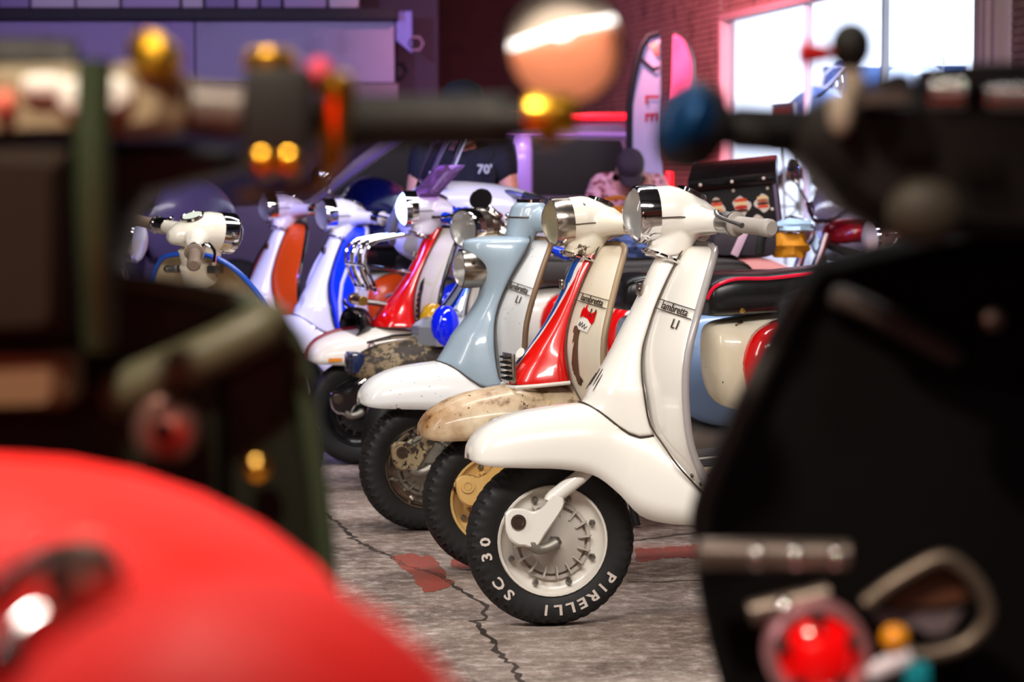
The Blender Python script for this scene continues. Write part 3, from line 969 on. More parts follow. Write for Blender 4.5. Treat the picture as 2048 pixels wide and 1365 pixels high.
obj('mudguard_emblem', merge(lathe([(.014, 0), (.016, .002), (.012, .003), (.010, .002)], 18, (-.03, .108, .485), (0, 1, .35)), tf(text_geo('CASA', .024, .03), frame((-.075, .111, .485), (-1, .02, 0), (0, -.3, 1)))), mat('maroon_ink', (110, 30, 50), .5), SP['fender'], smooth=False)['kind'] = 'stuff'
pl = obj('vent_plate', on_leg([(.085, .735), (.105, .76), (.125, .715), (.13, .60), (.115, .545), (.088, .57)], .003), M_blackm, SP['leg'], smooth=False)
for k in range(6):
    obj('vent_rib', box((leg_x(.60 + .022 * k, .108) + .006, .108 - .002 * k, .59 + .022 * k), (.006, .014, .009), .2), M_chrome, pl)
TS_ = SS @ Matrix.Translation((-.311, 0, 1.035))
obj('fly_screen', grid([[(.10 - .12 * t - .10 * v * v, (.10 - .015 * t) * v, .045 + .13 * t) for v in [(-1 + k / 5) for k in range(11)]] for t in [j / 5 for j in range(6)]]), M_violetscreen, SP['head'], TS_, solid=.004)
rk = obj('front_rack', merge(*[tube(cr(p, 18), .0065, 8) for p in (
    [(-.17, y - .05, .93), (-.02, y - .05, .90), (.01, y - .045, .82), (-.03, y - .04, .72), (-.03, y + .04, .72), (.01, y + .045, .82), (-.02, y + .05, .90), (-.17, y + .05, .93)] for y in (-.13, .0, .13))],
    *[tube([(x, -.17, z), (x, .17, z)], .0065, 8) for x, z in ((-.02, .895), (.008, .81), (-.03, .715))],
    *[tube([(.0, s * .11, .81), (-.2, s * .07, .78)], .006, 8) for s in (1, -1)]), M_chrome, St)
rk['kind'] = 'stuff'
hn = obj('brass_horn', merge(cyl((.0, -.06, .665), (-.0, .09, .665), .020), ball((-.0, -.07, .668), .026, .03, .026)), M_brass, St)
obj('horn_bracket', tube([(-.14, 0, .64), (-.06, .01, .655), (-.01, .015, .66)], .012, 8), M_steel, hn)
sl = obj('spot_lamp', merge(lathe([(.0, -.07), (.04, -.065), (.062, -.03), (.066, .02), (.062, .028)], 26, (.02, .03, .575), (.85, .5, .05))), M_black, St)
obj('lamp_lens', lathe([(.060, .026), (.04, .036), (.0, .040)], 24, (.02, .03, .575), (.85, .5, .05)), M_lens, sl)
obj('lamp_bracket', tube([(-.16, .03, .56), (-.05, .03, .545), (.0, .03, .55)], .013, 8), M_blackm, sl)
obj('crash_bar', merge(tube([(.03, -.12, .66), (.05, .0, .645), (.03, .1, .62)], .007, 8)), M_chrome, St)

# ------------------------------------------------------------------ white and blue, white and orange scooters
T_, TS, TP = scooter('white scooter with royal blue legshield and violet handlebar grip', 552, 10.7, 30, -10, fender=M_white, horn=M_white, leg=M_blue, head=M_white, panel=M_blue, frame_m=M_white, bead=M_whiteg,
                     rim=M_white, hub=M_alu, link=M_chrome, grip=mat('violet_blue_rubber', (52, 42, 190), .4), arm=M_chrome, hi=False, words=False, hz=-.03)
[c for c in TP['head'].children if c.name.startswith('grip') and 'flange' not in c.name][0].data.materials[0] = M_whiteg
for s in (1, -1):
    obj('white_stripe', tube([(leg_x(z, .165) + .004, s * .165, z) for z in (.86, .78, .7, .62, .54, .46)], .008, 6), M_white, TP['leg'])
O_, OS, OP = scooter('white scooter with orange legshield and black edging, farthest in the row', 448, 11.7, 34, -14, fender=M_white, horn=M_white, leg=M_orange, head=mat('pale_pink_white_paint', (232, 214, 216), .3, 0, .4), panel=M_orange, frame_m=M_white,
                     bead=M_black, rim=M_white, hub=M_alu, link=M_chrome, arm=M_chrome, hi=False, words=False)

# ------------------------------------------------------------------ cream scooter seen from behind on the left
C_, CS, CP = scooter('stained cream scooter with blue edged legshield seen from behind', 0, 8.30, -118, -38, ax=-.872, fender=M_ivory, horn=M_ivory, leg=M_fallow, head=mat('polished_cream_paint', (232, 224, 208), .2, 0, .7), panel=M_ivory, frame_m=M_ivory,
                     bead=M_beadblue, rim=M_whiteg, hub=M_alu, link=M_ivory, grip=mat('brown_rubber', (120, 102, 88), .5), arm=M_chrome, words=False, zs=.935, group='scooters seen from behind', sweep=.35)
obj('steering_tube', merge(lathe([(.05, -.06), (.058, -.05), (.058, .02), (.048, .03), (.048, .08)], 12, (-.355, 0, .90), tuple(AXK), True), tube([(-.35, 0, .87), (-.27, 0, .66), (-.2, 0, .5)], .024, 12)), M_ivory, C_)
obj('bag_hook', merge(tube(cr([(-.385, -.035, .70), (-.388, -.03, .76), (-.385, -.012, .80), (-.385, .012, .80), (-.388, .03, .76), (-.385, .035, .70)], 16), .0045, 6), box((-.375, 0, .815), (.02, .03, .06), .2)), M_ink, C_)
for s in (1, -1):
    obj('shield_bracket', merge(box((-.375, s * .085, .90), (.03, .05, .028), .2), lathe([(.012, 0), (.010, .008), (0, .010)], 10, (-.39, s * .098, .90), (-1, 0, 0))), M_steel, C_)
TC = CS @ Matrix.Translation((-.356, 0, 1.035))
obj('ignition_switch', lathe([(.02, 0), (.02, .006), (.014, .008), (0, .006)], 18, (-.072, .045, -.02), (-1, .55, .1)), M_chrome, CP['head'], TC)
obj('ignition_switch', lathe([(.015, 0), (.015, .006), (.010, .008), (0, .006)], 18, (-.02, .062, -.068), (-.7, 1, 0)), M_chrome, CP['head'], TC)
obj('dial_face', lathe([(.033, .0035), (0, .0035)], 24, (-.030, 0, .053), (-.45, 0, 1)), mat('pale_green_dial', (206, 214, 200), .4), CP['head'], TC)


# ------------------------------------------------------------------ motorcycles and a touring scooter further back
def motorcycle(name, label, cat, X, Y, rz, body, seat_m=M_vinyl, fairing=None, group='parked motorcycles', z0=0.0, screen=False, lit=None):
    r = thing(name, label, cat, (X, Y, z0), rad(rz), group)

    def whl(nm, x):
        w = obj(nm, merge(lathe([(.225, -.03), (.225, .03), (.215, .036), (.205, .03), (.205, -.03), (.215, -.036), (.225, -.03)], 30, (x, 0, .30)), cyl((x, -.05, .30), (x, .05, .30), .04)), M_alu, r)
        obj('tyre', lathe([(.222, -.04), (.26, -.058), (.29, -.045), (.30, 0), (.29, .045), (.26, .058), (.222, .04)], 34, (x, 0, .30)), M_rubber2, w)
        for k in range(8):
            a = 2 * pi * k / 8
            obj('spoke', tube([(x + .03 * cos(a), 0, .30 + .03 * sin(a)), (x + .21 * cos(a), 0, .30 + .21 * sin(a))], .009, 6), M_alu, w)
    whl('front_wheel', 0)
    whl('rear_wheel', -1.38)
    for s in (1, -1):
        obj('fork_leg', tube([(0, s * .085, .30), (-.12, s * .085, .62), (-.22, s * .085, .90)], [.026, .026, .02], 10), M_steel, r)
    obj('front_mudguard', grid([[((.325 + .0) * cos(a), y, .30 + .325 * sin(a) - abs(y) * .3) for y in (-.065, -.04, 0, .04, .065)] for a in [rad(25 + 125 * k / 14) for k in range(15)]]), body, r, solid=.004)
    tk = [(-.30, .88, .02, .03), (-.33, .90, .12, .085), (-.45, .92, .15, .11), (-.62, .90, .16, .10), (-.74, .86, .12, .07), (-.78, .84, .06, .03)]
    tk = cr(tk, 18)
    obj('fuel_tank', loft([[(x, w * 1.15 * p, z + h * .62 * q) for p, q in rrect(1, 1, 2.6, 20)] for x, z, w, h in tk]), body, r)
    sk = cr([(-.72, .82, .10, .04), (-.78, .83, .13, .05), (-1.0, .81, .14, .055), (-1.2, .86, .13, .06), (-1.45, .88, .11, .045), (-1.5, .88, .08, .02)], 16)
    obj('seat', loft([[(x, w * p, z + h * q) for p, q in rrect(1, 1, 3, 20)] for x, z, w, h in sk]), seat_m, r)
    eng = obj('engine', merge(box((-.62, 0, .42), (.42, .30, .26), .15), *[box((-.56, 0, .58 + .03 * k), (.20 - .006 * k, .24, .012), .2) for k in range(6)]), M_alu, r)
    eng['kind'] = 'stuff'
    obj('exhaust', tube(cr([(-.45, .13, .55), (-.32, .16, .42), (-.42, .17, .27), (-.8, .17, .26), (-1.45, .18, .36)], 14), [.02] * 7 + [.025, .035, .045, .05, .05, .05, .045], 12), M_chrome, r)
    obj('frame', merge(*[tube(cr([(-.24, 0, .86), (-.6, s * .10, .74), (-.95, s * .12, .70), (-1.42, s * .11, .78)], 10), .017, 8) for s in (1, -1)], tube([(-.24, 0, .8), (-.42, 0, .32), (-.85, 0, .30), (-.95, 0, .68)], .018, 8), *[tube([(-.9, s * .1, .38), (-1.38, s * .09, .30)], .02, 8) for s in (1, -1)]), M_blackm, r)
    bar = obj('handlebar', tube(cr([(-.42, .38, 1.02), (-.32, .25, 1.06), (-.25, .08, .97), (-.25, -.08, .97), (-.32, -.25, 1.06), (-.42, -.38, 1.02)], 20), .012, 8), M_chrome, r)
    for s in (1, -1):
        obj('grip', cyl((-.345, s * .28, 1.05), (-.43, s * .40, 1.015), .02), M_blackm, bar)
        m_ = obj('mirror', merge(lathe([(0, -.02), (.05, -.012), (.065, 0), (.063, .006), (0, .006)], 18, (-.30, s * .36, 1.22), (-1, 0, .1)), tube([(-.33, s * .27, 1.06), (-.30, s * .33, 1.15), (-.29, s * .36, 1.20)], .006, 6)), M_chrome, bar)
    hl = obj('headlamp', lathe([(0, -.10), (.06, -.09), (.09, -.03), (.095, .02), (.088, .03)], 24, (-.08, 0, .90), (1, 0, -.05)), M_chrome if not fairing else fairing, r)
    obj('lamp_lens', lathe([(.088, .028), (.06, .045), (0, .055)], 22, (-.08, 0, .90), (1, 0, -.05)), lit or M_refl, hl)
    obj('side_panel', merge(*[box((-1.0, s * .12, .62), (.26, .03, .20), .3) for s in (1, -1)]), body, r)['kind'] = 'stuff'
    obj('tail_lamp', box((-1.55, 0, .80), (.05, .12, .05), .3), M_redlens, r)
    if fairing:
        fk = [(.14, .95, .02, .02), (.12, .95, .10, .10), (.02, .98, .19, .18), (-.12, 1.0, .24, .22), (-.28, .98, .25, .20)]
        rows = []
        for x, z, w, h in cr(fk, 12):
            rows.append([(x - .10 * (abs(sin(a)) ** 2), w * sin(a), z + h * cos(a) * (1 if cos(a) > 0 else 1.5)) for a in [(-pi * .82 + 1.64 * pi * k / 20) for k in range(21)]])
        obj('fairing', grid(rows), fairing, r, solid=.006)
    if screen:
        rows = [[(.02 - .30 * t - .16 * v * v, (.20 - .05 * t) * v, 1.12 + .30 * t) for v in [(-1 + k / 5) for k in range(11)]] for t in [j / 8 for j in range(9)]]
        obj('windscreen', grid(rows), M_clear, r, solid=.003)
    return r



# touring scooter
V_ = thing('touring_scooter', 'white faired touring scooter with clear windscreen behind the red columned scooter', 'scooter', (at(872, 400, 10.42).x, 10.42, 0), pi + rad(17), 'scooters seen beyond the row')
fr = []
for x, zc, hw, zt, zb_ in cr([(.20, .98, .03, 1.00, .90), (.16, .98, .12, 1.08, .84), (.04, 1.0, .20, 1.14, .78), (-.14, 1.0, .25, 1.15, .70), (-.34, .98, .27, 1.12, .60), (-.46, .95, .26, 1.06, .5)], 16):
    fr.append([(x - .06 * abs(sin(a)), hw * math.copysign(abs(sin(a)) ** .8, sin(a)), zc + (zt - zc if cos(a) > 0 else zc - zb_) * math.copysign(abs(cos(a)) ** .8, cos(a))) for a in [2 * pi * k / 24 for k in range(24)]])
nose = obj('fairing', loft(fr), mat('greyish_white_fairing', (196, 192, 204), .3, 0, .5), V_)
obj('headlamp', tube(cr([(.205, .06, .88), (.222, .085, .94), (.200, .115, 1.02), (.15, .15, 1.085)], 12), [.010, .016, .022, .024, .026, .026, .024, .022, .018, .014, .010, .006], 12), mat('smoky_lamp_glass', (120, 120, 136), .15, .3), V_)
obj('windscreen', grid([[(.09 - .12 * t - .09 * v * v, (.165 - .02 * t - .04 * t ** 4) * v, 1.12 + .32 * t - .05 * t * v * v) for v in [(-1 + k / 6) for k in range(13)]] for t in [j / 9 for j in range(10)]]), M_clear, nose, solid=.004)
pts_ = [(.09 - .12 * t - .09 * v * v, (.165 - .02 * t - .04 * t ** 4) * v, 1.12 + .32 * t - .05 * t * v * v) for v, t in [(-1, .0), (-1, .3), (-1, .6), (-1, .9), (-.7, 1), (-.3, 1), (0, 1), (.3, 1), (.7, 1), (1, .9), (1, .6), (1, .3), (1, 0)]]
obj('screen_edge', tube(cr(pts_, 40), .005, 6), mat('frosted_edge', (170, 165, 178), .3), nose)
lbl = obj('screen_label', merge(*[box((.052 - .006 * k, .11, 1.185 - .022 * k), (.004, .05, .012), 0) for k in range(3)]), M_letter, nose, smooth=False)
lbl['kind'] = 'stuff'
obj('apron', loft([[(x + dx, w * p, z) for p, dx in ((-1, -.08), (-.6, 0), (0, .04), (.6, 0), (1, -.08), (.6, -.12), (0, -.14), (-.6, -.12))] for z, x, w in ((.32, -.28, .22), (.45, -.22, .25), (.62, -.16, .26), (.8, -.12, .25), (.9, -.1, .22))]), M_redp, V_)
obj('body', loft([[(x, w * p, z + h * q) for p, q in rrect(1, 1, 3, 20)] for x, z, w, h in cr([(-.42, .42, .2, .12), (-.62, .40, .22, .12), (-.8, .52, .2, .22), (-1.1, .58, .2, .22), (-1.45, .66, .16, .16), (-1.62, .7, .08, .08)], 16)]), M_whiteg, V_)
obj('seat', loft([[(x, w * p, z + h * q) for p, q in rrect(1, 1, 3, 20)] for x, z, w, h in cr([(-.66, .80, .1, .05), (-.75, .81, .15, .06), (-1.05, .80, .17, .06), (-1.2, .86, .16, .07), (-1.55, .88, .12, .05)], 14)]), M_vinyl, V_)
for x, nm in ((0.02, 'front_wheel'), (-1.35, 'rear_wheel')):
    w_ = obj(nm, merge(lathe([(.16, -.04), (.16, .04), (.13, .045), (.12, .0), (.13, -.045), (.16, -.04)], 26, (x, 0, .26)), cyl((x, -.06, .26), (x, .06, .26), .05), *[box((x + .08 * cos(a), 0, .26 + .08 * sin(a)), (.12, .03, .03), .2, Matrix.Rotation(-a, 4, 'Y')) for a in (0, 2.09, 4.19)]), M_steel, V_)
    obj('tyre', lathe([(.158, -.045), (.2, -.06), (.245, -.05), (.26, 0), (.245, .05), (.2, .06), (.158, .045)], 30, (x, 0, .26)), M_rubber, w_)
obj('front_mudguard', grid([[(.02 + .285 * cos(a), y, .26 + .285 * sin(a) - abs(y) * .4) for y in (-.08, -.05, 0, .05, .08)] for a in [rad(10 + 140 * k / 14) for k in range(15)]]), M_redp, V_, solid=.005)
hbv = obj('handlebar', tube(cr([(-.36, .36, 1.06), (-.26, .2, 1.10), (-.2, 0, 1.08), (-.26, -.2, 1.10), (-.36, -.36, 1.06)], 14), .014, 8), M_steel, V_)
for s in (1, -1):
    obj('grip', cyl((-.31, s * .28, 1.085), (-.39, s * .41, 1.05), .021), M_blackm, hbv)
obj('fork', tube([(.02, .08, .26), (-.12, .08, .6)], .025, 8), M_steel, V_)

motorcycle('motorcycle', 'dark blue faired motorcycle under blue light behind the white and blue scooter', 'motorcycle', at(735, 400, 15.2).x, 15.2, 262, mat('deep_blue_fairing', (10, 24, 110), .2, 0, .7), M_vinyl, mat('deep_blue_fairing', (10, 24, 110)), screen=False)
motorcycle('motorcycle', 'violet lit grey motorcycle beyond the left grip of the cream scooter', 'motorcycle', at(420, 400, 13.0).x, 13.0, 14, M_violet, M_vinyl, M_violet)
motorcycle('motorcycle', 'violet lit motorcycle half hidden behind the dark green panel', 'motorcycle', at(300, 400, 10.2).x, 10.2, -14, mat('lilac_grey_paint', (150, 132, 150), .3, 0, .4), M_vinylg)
motorcycle('motorcycle', 'chrome tanked motorcycle right of the black top box under red light', 'motorcycle', at(1560, 400, 12.0).x, 12.0, 205, mat('maroon_paint', (120, 16, 28), .25, 0, .5), M_vinyl)
motorcycle('motorcycle', 'red motorcycle with clear screen beside the bright shop window', 'motorcycle', at(1660, 400, 13.2).x, 13.2, 215, M_redp, M_vinyl, mat('silver_fairing_paint', (170, 178, 196), .25, .5), screen=True)
motorcycle('motorcycle', 'dark motorcycle with pale tank patch nearest the black scooter on the right', 'motorcycle', at(1720, 400, 10.6).x, 10.6, 196, mat('charcoal_paint', (44, 36, 40), .3, 0, .4), M_vinyl)
# ------------------------------------------------------------------ delivery motorcycle with box and luggage
obj('rear_rack', merge(*[tube([(-1.12 - .09 * k, -.16, .868), (-1.12 - .09 * k, .16, .868)], .007, 8) for k in range(4)], *[tube([(-1.05, s * .15, .868), (-1.45, s * .15, .868), (-1.5, s * .12, .72)], .008, 8) for s in (1, -1)]), M_chrome, St)['kind'] = 'stuff'
BXc = at(1474, 404, 10.12)
bx = thing('delivery_box', 'black riveted delivery box with food stickers above the white scooter grip', 'box', (BXc.x, BXc.y, BXc.z), 0)
bx.rotation_euler = (rad(14), rad(-6), rad(-9))
obj('box_body', box((0, 0, -.012), (.345, .30, .25), .06), M_blackm, bx)
ld = obj('box_lid', box((0, -.004, .125), (.365, .33, .05), .2), M_black, bx)
obj('violet_lit_edge', merge(box((.170, -.148, -.012), (.014, .014, .24), .2)), mat('violet_lit_edge_colour', (130, 120, 150), .4, .6), bx)  # violet light on the box's side, put into the colour of this strip
for x, z, y in [(-.13, .128, -.168), (.0, .128, -.168), (.13, .128, -.168), (-.14, .075, -.15), (.0, .085, -.15), (.14, .08, -.15), (.15, -.01, -.15), (-.15, -.01, -.15)]:
    obj('rivet', lathe([(.007, 0), (.006, .003), (0, .005)], 10, (x, y, z), (0, -1, 0)), M_letter, bx)
rr = random.Random(5)
for (x, z, a, c) in [(-.075, .022, .040, (226, 140, 60)), (.025, .014, .044, (190, 40, 36)), (.115, .020, .038, (176, 100, 70)), (.085, -.070, .042, (206, 190, 176))]:
    pts = [(x + a * (.8 + .2 * sin(3 * t + x * 40)) * cos(t), z + a * (.95 + .12 * cos(4 * t)) * sin(t)) for t in [2 * pi * k / 20 for k in range(20)]]
    st_ = obj('food_sticker', prism(pts, -.1495, -.1515), M_letter, bx, smooth=False)
    for k in range(4):
        zz = z + a * (.5 - .34 * k)
        cc = [c, (90, 44, 30), (220, 80, 50), (236, 200, 150)][(k + int(x * 100)) % 4]
        obj('sticker_print', prism([(x - a * .6, zz), (x + a * .6, zz), (x + a * .55, zz + a * .26), (x, zz + a * .34), (x - a * .55, zz + a * .26)], -.1515, -.1522), mat('print_%d_%d_%d' % cc, cc, .5), st_, smooth=False)


def cloth(name, label, cat, c, r, m, seed, flat=.6, loc=True, group=None):
    rr = random.Random(seed)
    V, F = ball((0, 0, 0), 1, 1, 1, 22, 13)
    ph = [rr.uniform(0, 6) for _ in range(6)]
    out = []
    for x, y, z in V:
        k = 1 + .10 * sin(5 * x + ph[0]) * cos(4 * z + ph[1]) + .08 * sin(9 * z + ph[2] + 3 * y) + .05 * sin(13 * x + ph[3])
        out.append((x * k * r[0], y * k * r[1], max(z * k, -flat) * r[2]))
    o = obj(name, (out, F), m)
    o.location = c
    return tag(o, label, cat, group)


bgp = at(1478, 545, 9.32)
bgp.z = .885
bag = thing('saddle_bag', 'dark grey bag with pink stripe lying under the delivery box', 'bag', tuple(bgp), rad(8))
bb = obj('bag_body', box((0, 0, .03), (.26, .22, .13), .35), mat('dark_plum_nylon', (52, 44, 52), .7), bag)
obj('pink_stripe', box((-.02, -.110, .03), (.03, .012, .125), .2, Matrix.Rotation(rad(24), 4, 'Y')), mat('pale_pink_webbing', (206, 170, 190), .6), bag)
obj('strap', tube(cr([(.10, -.10, .10), (.06, -.12, .05), (.05, -.12, -.02)], 8), .014, 8), M_blackm, bag)
obj('zip', tube([(-.12, -.112, .075), (.0, -.114, .08), (.09, -.112, .075)], .004, 6), M_steel, bag)
cloth('jacket', 'mustard jacket bundle heaped on the motorcycle right of the delivery box', 'jacket', (at(1578, 540, 9.42).x, 9.42, .885), (.075, .07, .065), M_mustard, 4)
cloth('cloth_bundle', 'crumpled pale blue cloth lying on top of the mustard jacket', 'cloth', (at(1590, 510, 9.42).x, 9.42, .965), (.08, .07, .032), mat('pale_blue_satin', (176, 206, 236), .4), 9)


# ------------------------------------------------------------------ people
def skin_mesh(name, joints, edges, m, parent, root=0, sub=2, label=None):
    me = bpy.data.meshes.new(name)
    me.from_pydata([j[:3] for j in joints], edges, [])
    me.materials.append(m)
    o = bpy.data.objects.new(name, me)
    COL.objects.link(o)
    o.parent = parent
    sk = o.modifiers.new('skin', 'SKIN')
    sk.use_smooth_shade = True
    for i, v in enumerate(me.skin_vertices[0].data):
        r = joints[i][3]
        v.radius = r if isinstance(r, tuple) else (r, r)
        v.use_root = (i == root)
    sb = o.modifiers.new('sub', 'SUBSURF')
    sb.levels = sb.render_levels = sub
    return o


def head_geo(c, s=1.0, tilt=0.0, turn=0.0):
    """face looks along -y before the turn"""
    rings = []
    prof = [(-.118, .030, .036, -.030), (-.108, .048, .052, -.022), (-.085, .060, .068, -.012), (-.05, .068, .082, -.004), (-.01, .073, .092, 0), (.03, .076, .096, .002), (.07, .072, .090, .004), (.10, .055, .070, .006), (.118, .028, .036, .008)]
    for z, rx, ry, yo in cr(prof, 17):
        ring = []
        for k in range(24):
            a = 2 * pi * k / 24
            x, y = rx * sin(a), -ry * cos(a) + yo
            f = max(0, cos(a)) ** 6
            y -= f * (.020 * math.exp(-((z + .03) / .022) ** 2) + .008 * math.exp(-((z + .072) / .012) ** 2) - .008 * math.exp(-((z - .005) / .012) ** 2))
            ex = math.exp(-((abs(a if a < pi else a - 2 * pi) - .42) / .16) ** 2)
            y += .008 * ex * math.exp(-((z - .004) / .014) ** 2)
            ring.append((x, y, z))
        rings.append(ring)
    g = loft(rings)
    ears = [ball((sx * .077, .01, -.01), .012, .022, .034, 10, 7) for sx in (1, -1)]
    M = Matrix.Translation(c) @ Matrix.Rotation(turn, 4, 'Z') @ Matrix.Rotation(tilt, 4, 'X') @ Matrix.Scale(s, 4)
    return tf(merge(g, *ears), M), M


def hand(parent, w, d, side, m, name='hand', up=(0, 0, 1)):
    """palm and five fingers from wrist w along d, slightly curled"""
    d = Vector(d).normalized()
    n = Vector(up)
    n = (n - d * n.dot(d)).normalized()
    a = d.cross(n) * side
    w = Vector(w)
    J, E = [], []

    def add(p, r, frm=None):
        J.append((*p, r))
        if frm is not None:
            E.append((frm, len(J) - 1))
        return len(J) - 1
    r0 = add(w, .026)
    pc = add(w + d * .05, (.018, .036), r0)
    for k, (off, L) in enumerate(((-.030, .066), (-.010, .078), (.010, .074), (.029, .058))):
        b = add(w + d * .088 + a * off, .0105, pc)
        c = add(w + d * (.088 + L * .5) + a * off * 1.12 - n * .012, .0095, b)
        add(w + d * (.088 + L * .85) + a * off * 1.15 - n * .034, .008, c)
    t = add(w + d * .035 - a * .040 - n * .006, .012, pc)
    t2 = add(w + d * .070 - a * .058 - n * .014, .0105, t)
    add(w + d * .098 - a * .056 - n * .022, .009, t2)
    return skin_mesh(name, J, E, m, parent, 0, 2)


def person(label, loc, rz, sk, shirt_m, trouser_m, joints, cap_m, s=1.0, head_tilt=0.0, head_turn=0.0, cap_dir=1, group=None):
    """joints: dict of local points, the figure faces -y"""
    p = thing('person', label, 'person', loc, rz, group)
    j = {k: Vector(v) for k, v in joints.items()}
    order = ['pelvis', 'waist', 'chest', 'neck', 'head', 'shl', 'ell', 'wrl', 'shr', 'elr', 'wrr', 'hil', 'knl', 'anl', 'hir', 'knr', 'anr']
    rad_ = dict(pelvis=(.15, .11), waist=(.135, .10), chest=(.135, .095), neck=.055, head=.055, shl=.055, ell=.044, wrl=.028, shr=.055, elr=.044, wrr=.028, hil=.09, knl=.062, anl=.042, hir=.09, knr=.062, anr=.042)
    E = [('pelvis', 'waist'), ('waist', 'chest'), ('chest', 'neck'), ('neck', 'head'), ('chest', 'shl'), ('shl', 'ell'), ('ell', 'wrl'), ('chest', 'shr'), ('shr', 'elr'), ('elr', 'wrr'), ('pelvis', 'hil'), ('hil', 'knl'), ('knl', 'anl'), ('pelvis', 'hir'), ('hir', 'knr'), ('knr', 'anr')]
    ix = {k: i for i, k in enumerate(order)}
    body = skin_mesh('body', [(*j[k], rad_[k]) for k in order], [(ix[a], ix[b]) for a, b in E], sk, p)
    g, M = head_geo(j['head'] + Vector((0, -.01, .10)), s, head_tilt, head_turn)
    hd = obj('head', g, sk, p)
    for sx in (1, -1):
        obj('eye', ball((sx * .031, -.086, .004), .011, .007, .008, 10, 7), mat('eye_white', (220, 214, 208), .3), hd, M)
    obj('mouth', ball((0, -.093, -.072), .024, .006, .007, 12, 7), mat('lip', (150, 84, 78), .5), hd, M)
    obj('hair', loft([[(rx * sin(a), max(-.03 if z > .02 else .02, -ry * cos(a)) + .006, z) for a in [2 * pi * k / 20 for k in range(20)]] for z, rx, ry in ((-.075, .05, .075), (-.05, .078, .098), (0, .081, .104), (.05, .082, .104))]), mat('dark_hair', (18, 15, 15), .7), hd, M)
    cp = obj('cap', loft([[(rx * sin(a), -ry * cos(a), z) for a in [2 * pi * k / 26 for k in range(26)]] for z, rx, ry in cr([(.030, .085, .106), (.07, .086, .106), (.105, .074, .092), (.128, .045, .056), (.136, .008, .010)], 11)]), cap_m, hd, M)
    obj('cap_peak', grid([[(.078 * (1 - .1 * t) * u, cap_dir * (-.075 * (1 - u * u) ** .5 - .03 - .075 * t * (1 - .35 * u * u)), .040 - .018 * t - .022 * u * u) for u in [(-.95 + .19 * k) for k in range(11)]] for t in (0, .25, .5, .75, 1)]), cap_m, hd, M, solid=.004)
    # shirt over torso and upper arms
    R_ = dict(pelvis=(.165, .125), waist=(.158, .122), chest=(.182, .136), neck=.082, shl=.090, ell=.066, shr=.088, elr=.066)
    sj = [('pelvis', j['pelvis'] + Vector((0, 0, -.03))), ('waist', j['waist']), ('chest', j['chest']), ('neck', j['chest'].lerp(j['neck'], .75)), ('shl', j['shl']), ('ell', j['shl'].lerp(j['ell'], .72)), ('shr', j['shr']), ('elr', j['shr'].lerp(j['elr'], .72))]
    si = {k: i for i, (k, v) in enumerate(sj)}
    sh = skin_mesh('shirt', [(*v, R_[k]) for k, v in sj], [(si[a], si[b]) for a, b in (('pelvis', 'waist'), ('waist', 'chest'), ('chest', 'neck'), ('chest', 'shl'), ('shl', 'ell'), ('chest', 'shr'), ('shr', 'elr'))], shirt_m, p)
    T = ['pelvis', 'hil', 'knl', 'anl', 'hir', 'knr', 'anr']
    tr = dict(pelvis=(.158, .118), hil=.104, knl=.082, anl=.066, hir=.104, knr=.082, anr=.066)
    ti = {k: i for i, k in enumerate(T)}
    skin_mesh('trousers', [(*j[k], tr[k]) for k in T], [(ti[a], ti[b]) for a, b in (('pelvis', 'hil'), ('hil', 'knl'), ('knl', 'anl'), ('pelvis', 'hir'), ('hir', 'knr'), ('knr', 'anr'))], trouser_m, p)
    for q in ('l', 'r'):
        a = j['an' + q]
        obj('shoe', loft([[(a.x + w * sin(t), a.y + y, max(0.0, z + h * cos(t))) for t in [2 * pi * k / 14 for k in range(14)]] for y, w, z, h in ((.07, .03, .04, .04), (.04, .042, .05, .05), (-.05, .045, .045, .045), (-.14, .045, .03, .03), (-.18, .03, .02, .02))]), M_blackm, p)
        wv = j['wr' + q]
        dd = (wv - j['el' + q]).normalized()
        hand(p, wv, dd, 1 if q == 'l' else -1, sk)
    return p, sh


P1p = at(922, 400, 11.78)
J1 = dict(pelvis=(.0, .08, .75), waist=(0, .05, .90), chest=(.0, .02, 1.06), neck=(.0, -.03, 1.185), head=(.0, -.09, 1.225), shl=(.180, .0, 1.145), ell=(.205, -.05, .96), wrl=(.165, -.17, .86), shr=(-.180, .0, 1.145), elr=(-.21, -.05, .94), wrr=(-.12, -.20, .85),
          hil=(.09, .08, .70), knl=(.10, -.01, .40), anl=(.10, .08, .08), hir=(-.09, .08, .70), knr=(-.10, -.01, .40), anr=(-.10, .08, .08))
P1, P1s = person('person in navy printed T-shirt and dark cap standing with one arm resting low', (P1p.x + .01, 11.78, 0), 0, M_skin, M_navy, mat('black_trousers', (16, 16, 20), .8), J1, mat('black_cap_cotton', (14, 13, 16), .9), 1.08, rad(8))
P1.scale = (1.12, 1.12, 1.12)
obj('shirt_print', tf(text_geo("70'", .055, .01, 2, .02), frame((.095, -.122, 1.085), (1, .12, 0), (0, -.1, 1))), mat('pale_shirt_print', (190, 200, 206), .7), P1s, smooth=False)
P2p = at(1258, 400, 15.0)
J2 = dict(pelvis=(.0, .20, .66), waist=(0, .17, .86), chest=(.0, .10, 1.07), neck=(.0, -.06, 1.17), head=(.0, -.13, 1.15), shl=(.185, .06, 1.16), ell=(.25, -.08, .92), wrl=(.12, -.30, .84), shr=(-.185, .06, 1.16), elr=(-.25, -.08, .92), wrr=(-.12, -.30, .84),
          hil=(.10, .14, .62), knl=(.16, -.28, .60), anl=(.15, -.22, .09), hir=(-.10, .14, .62), knr=(-.16, -.28, .60), anr=(-.15, -.22, .09))
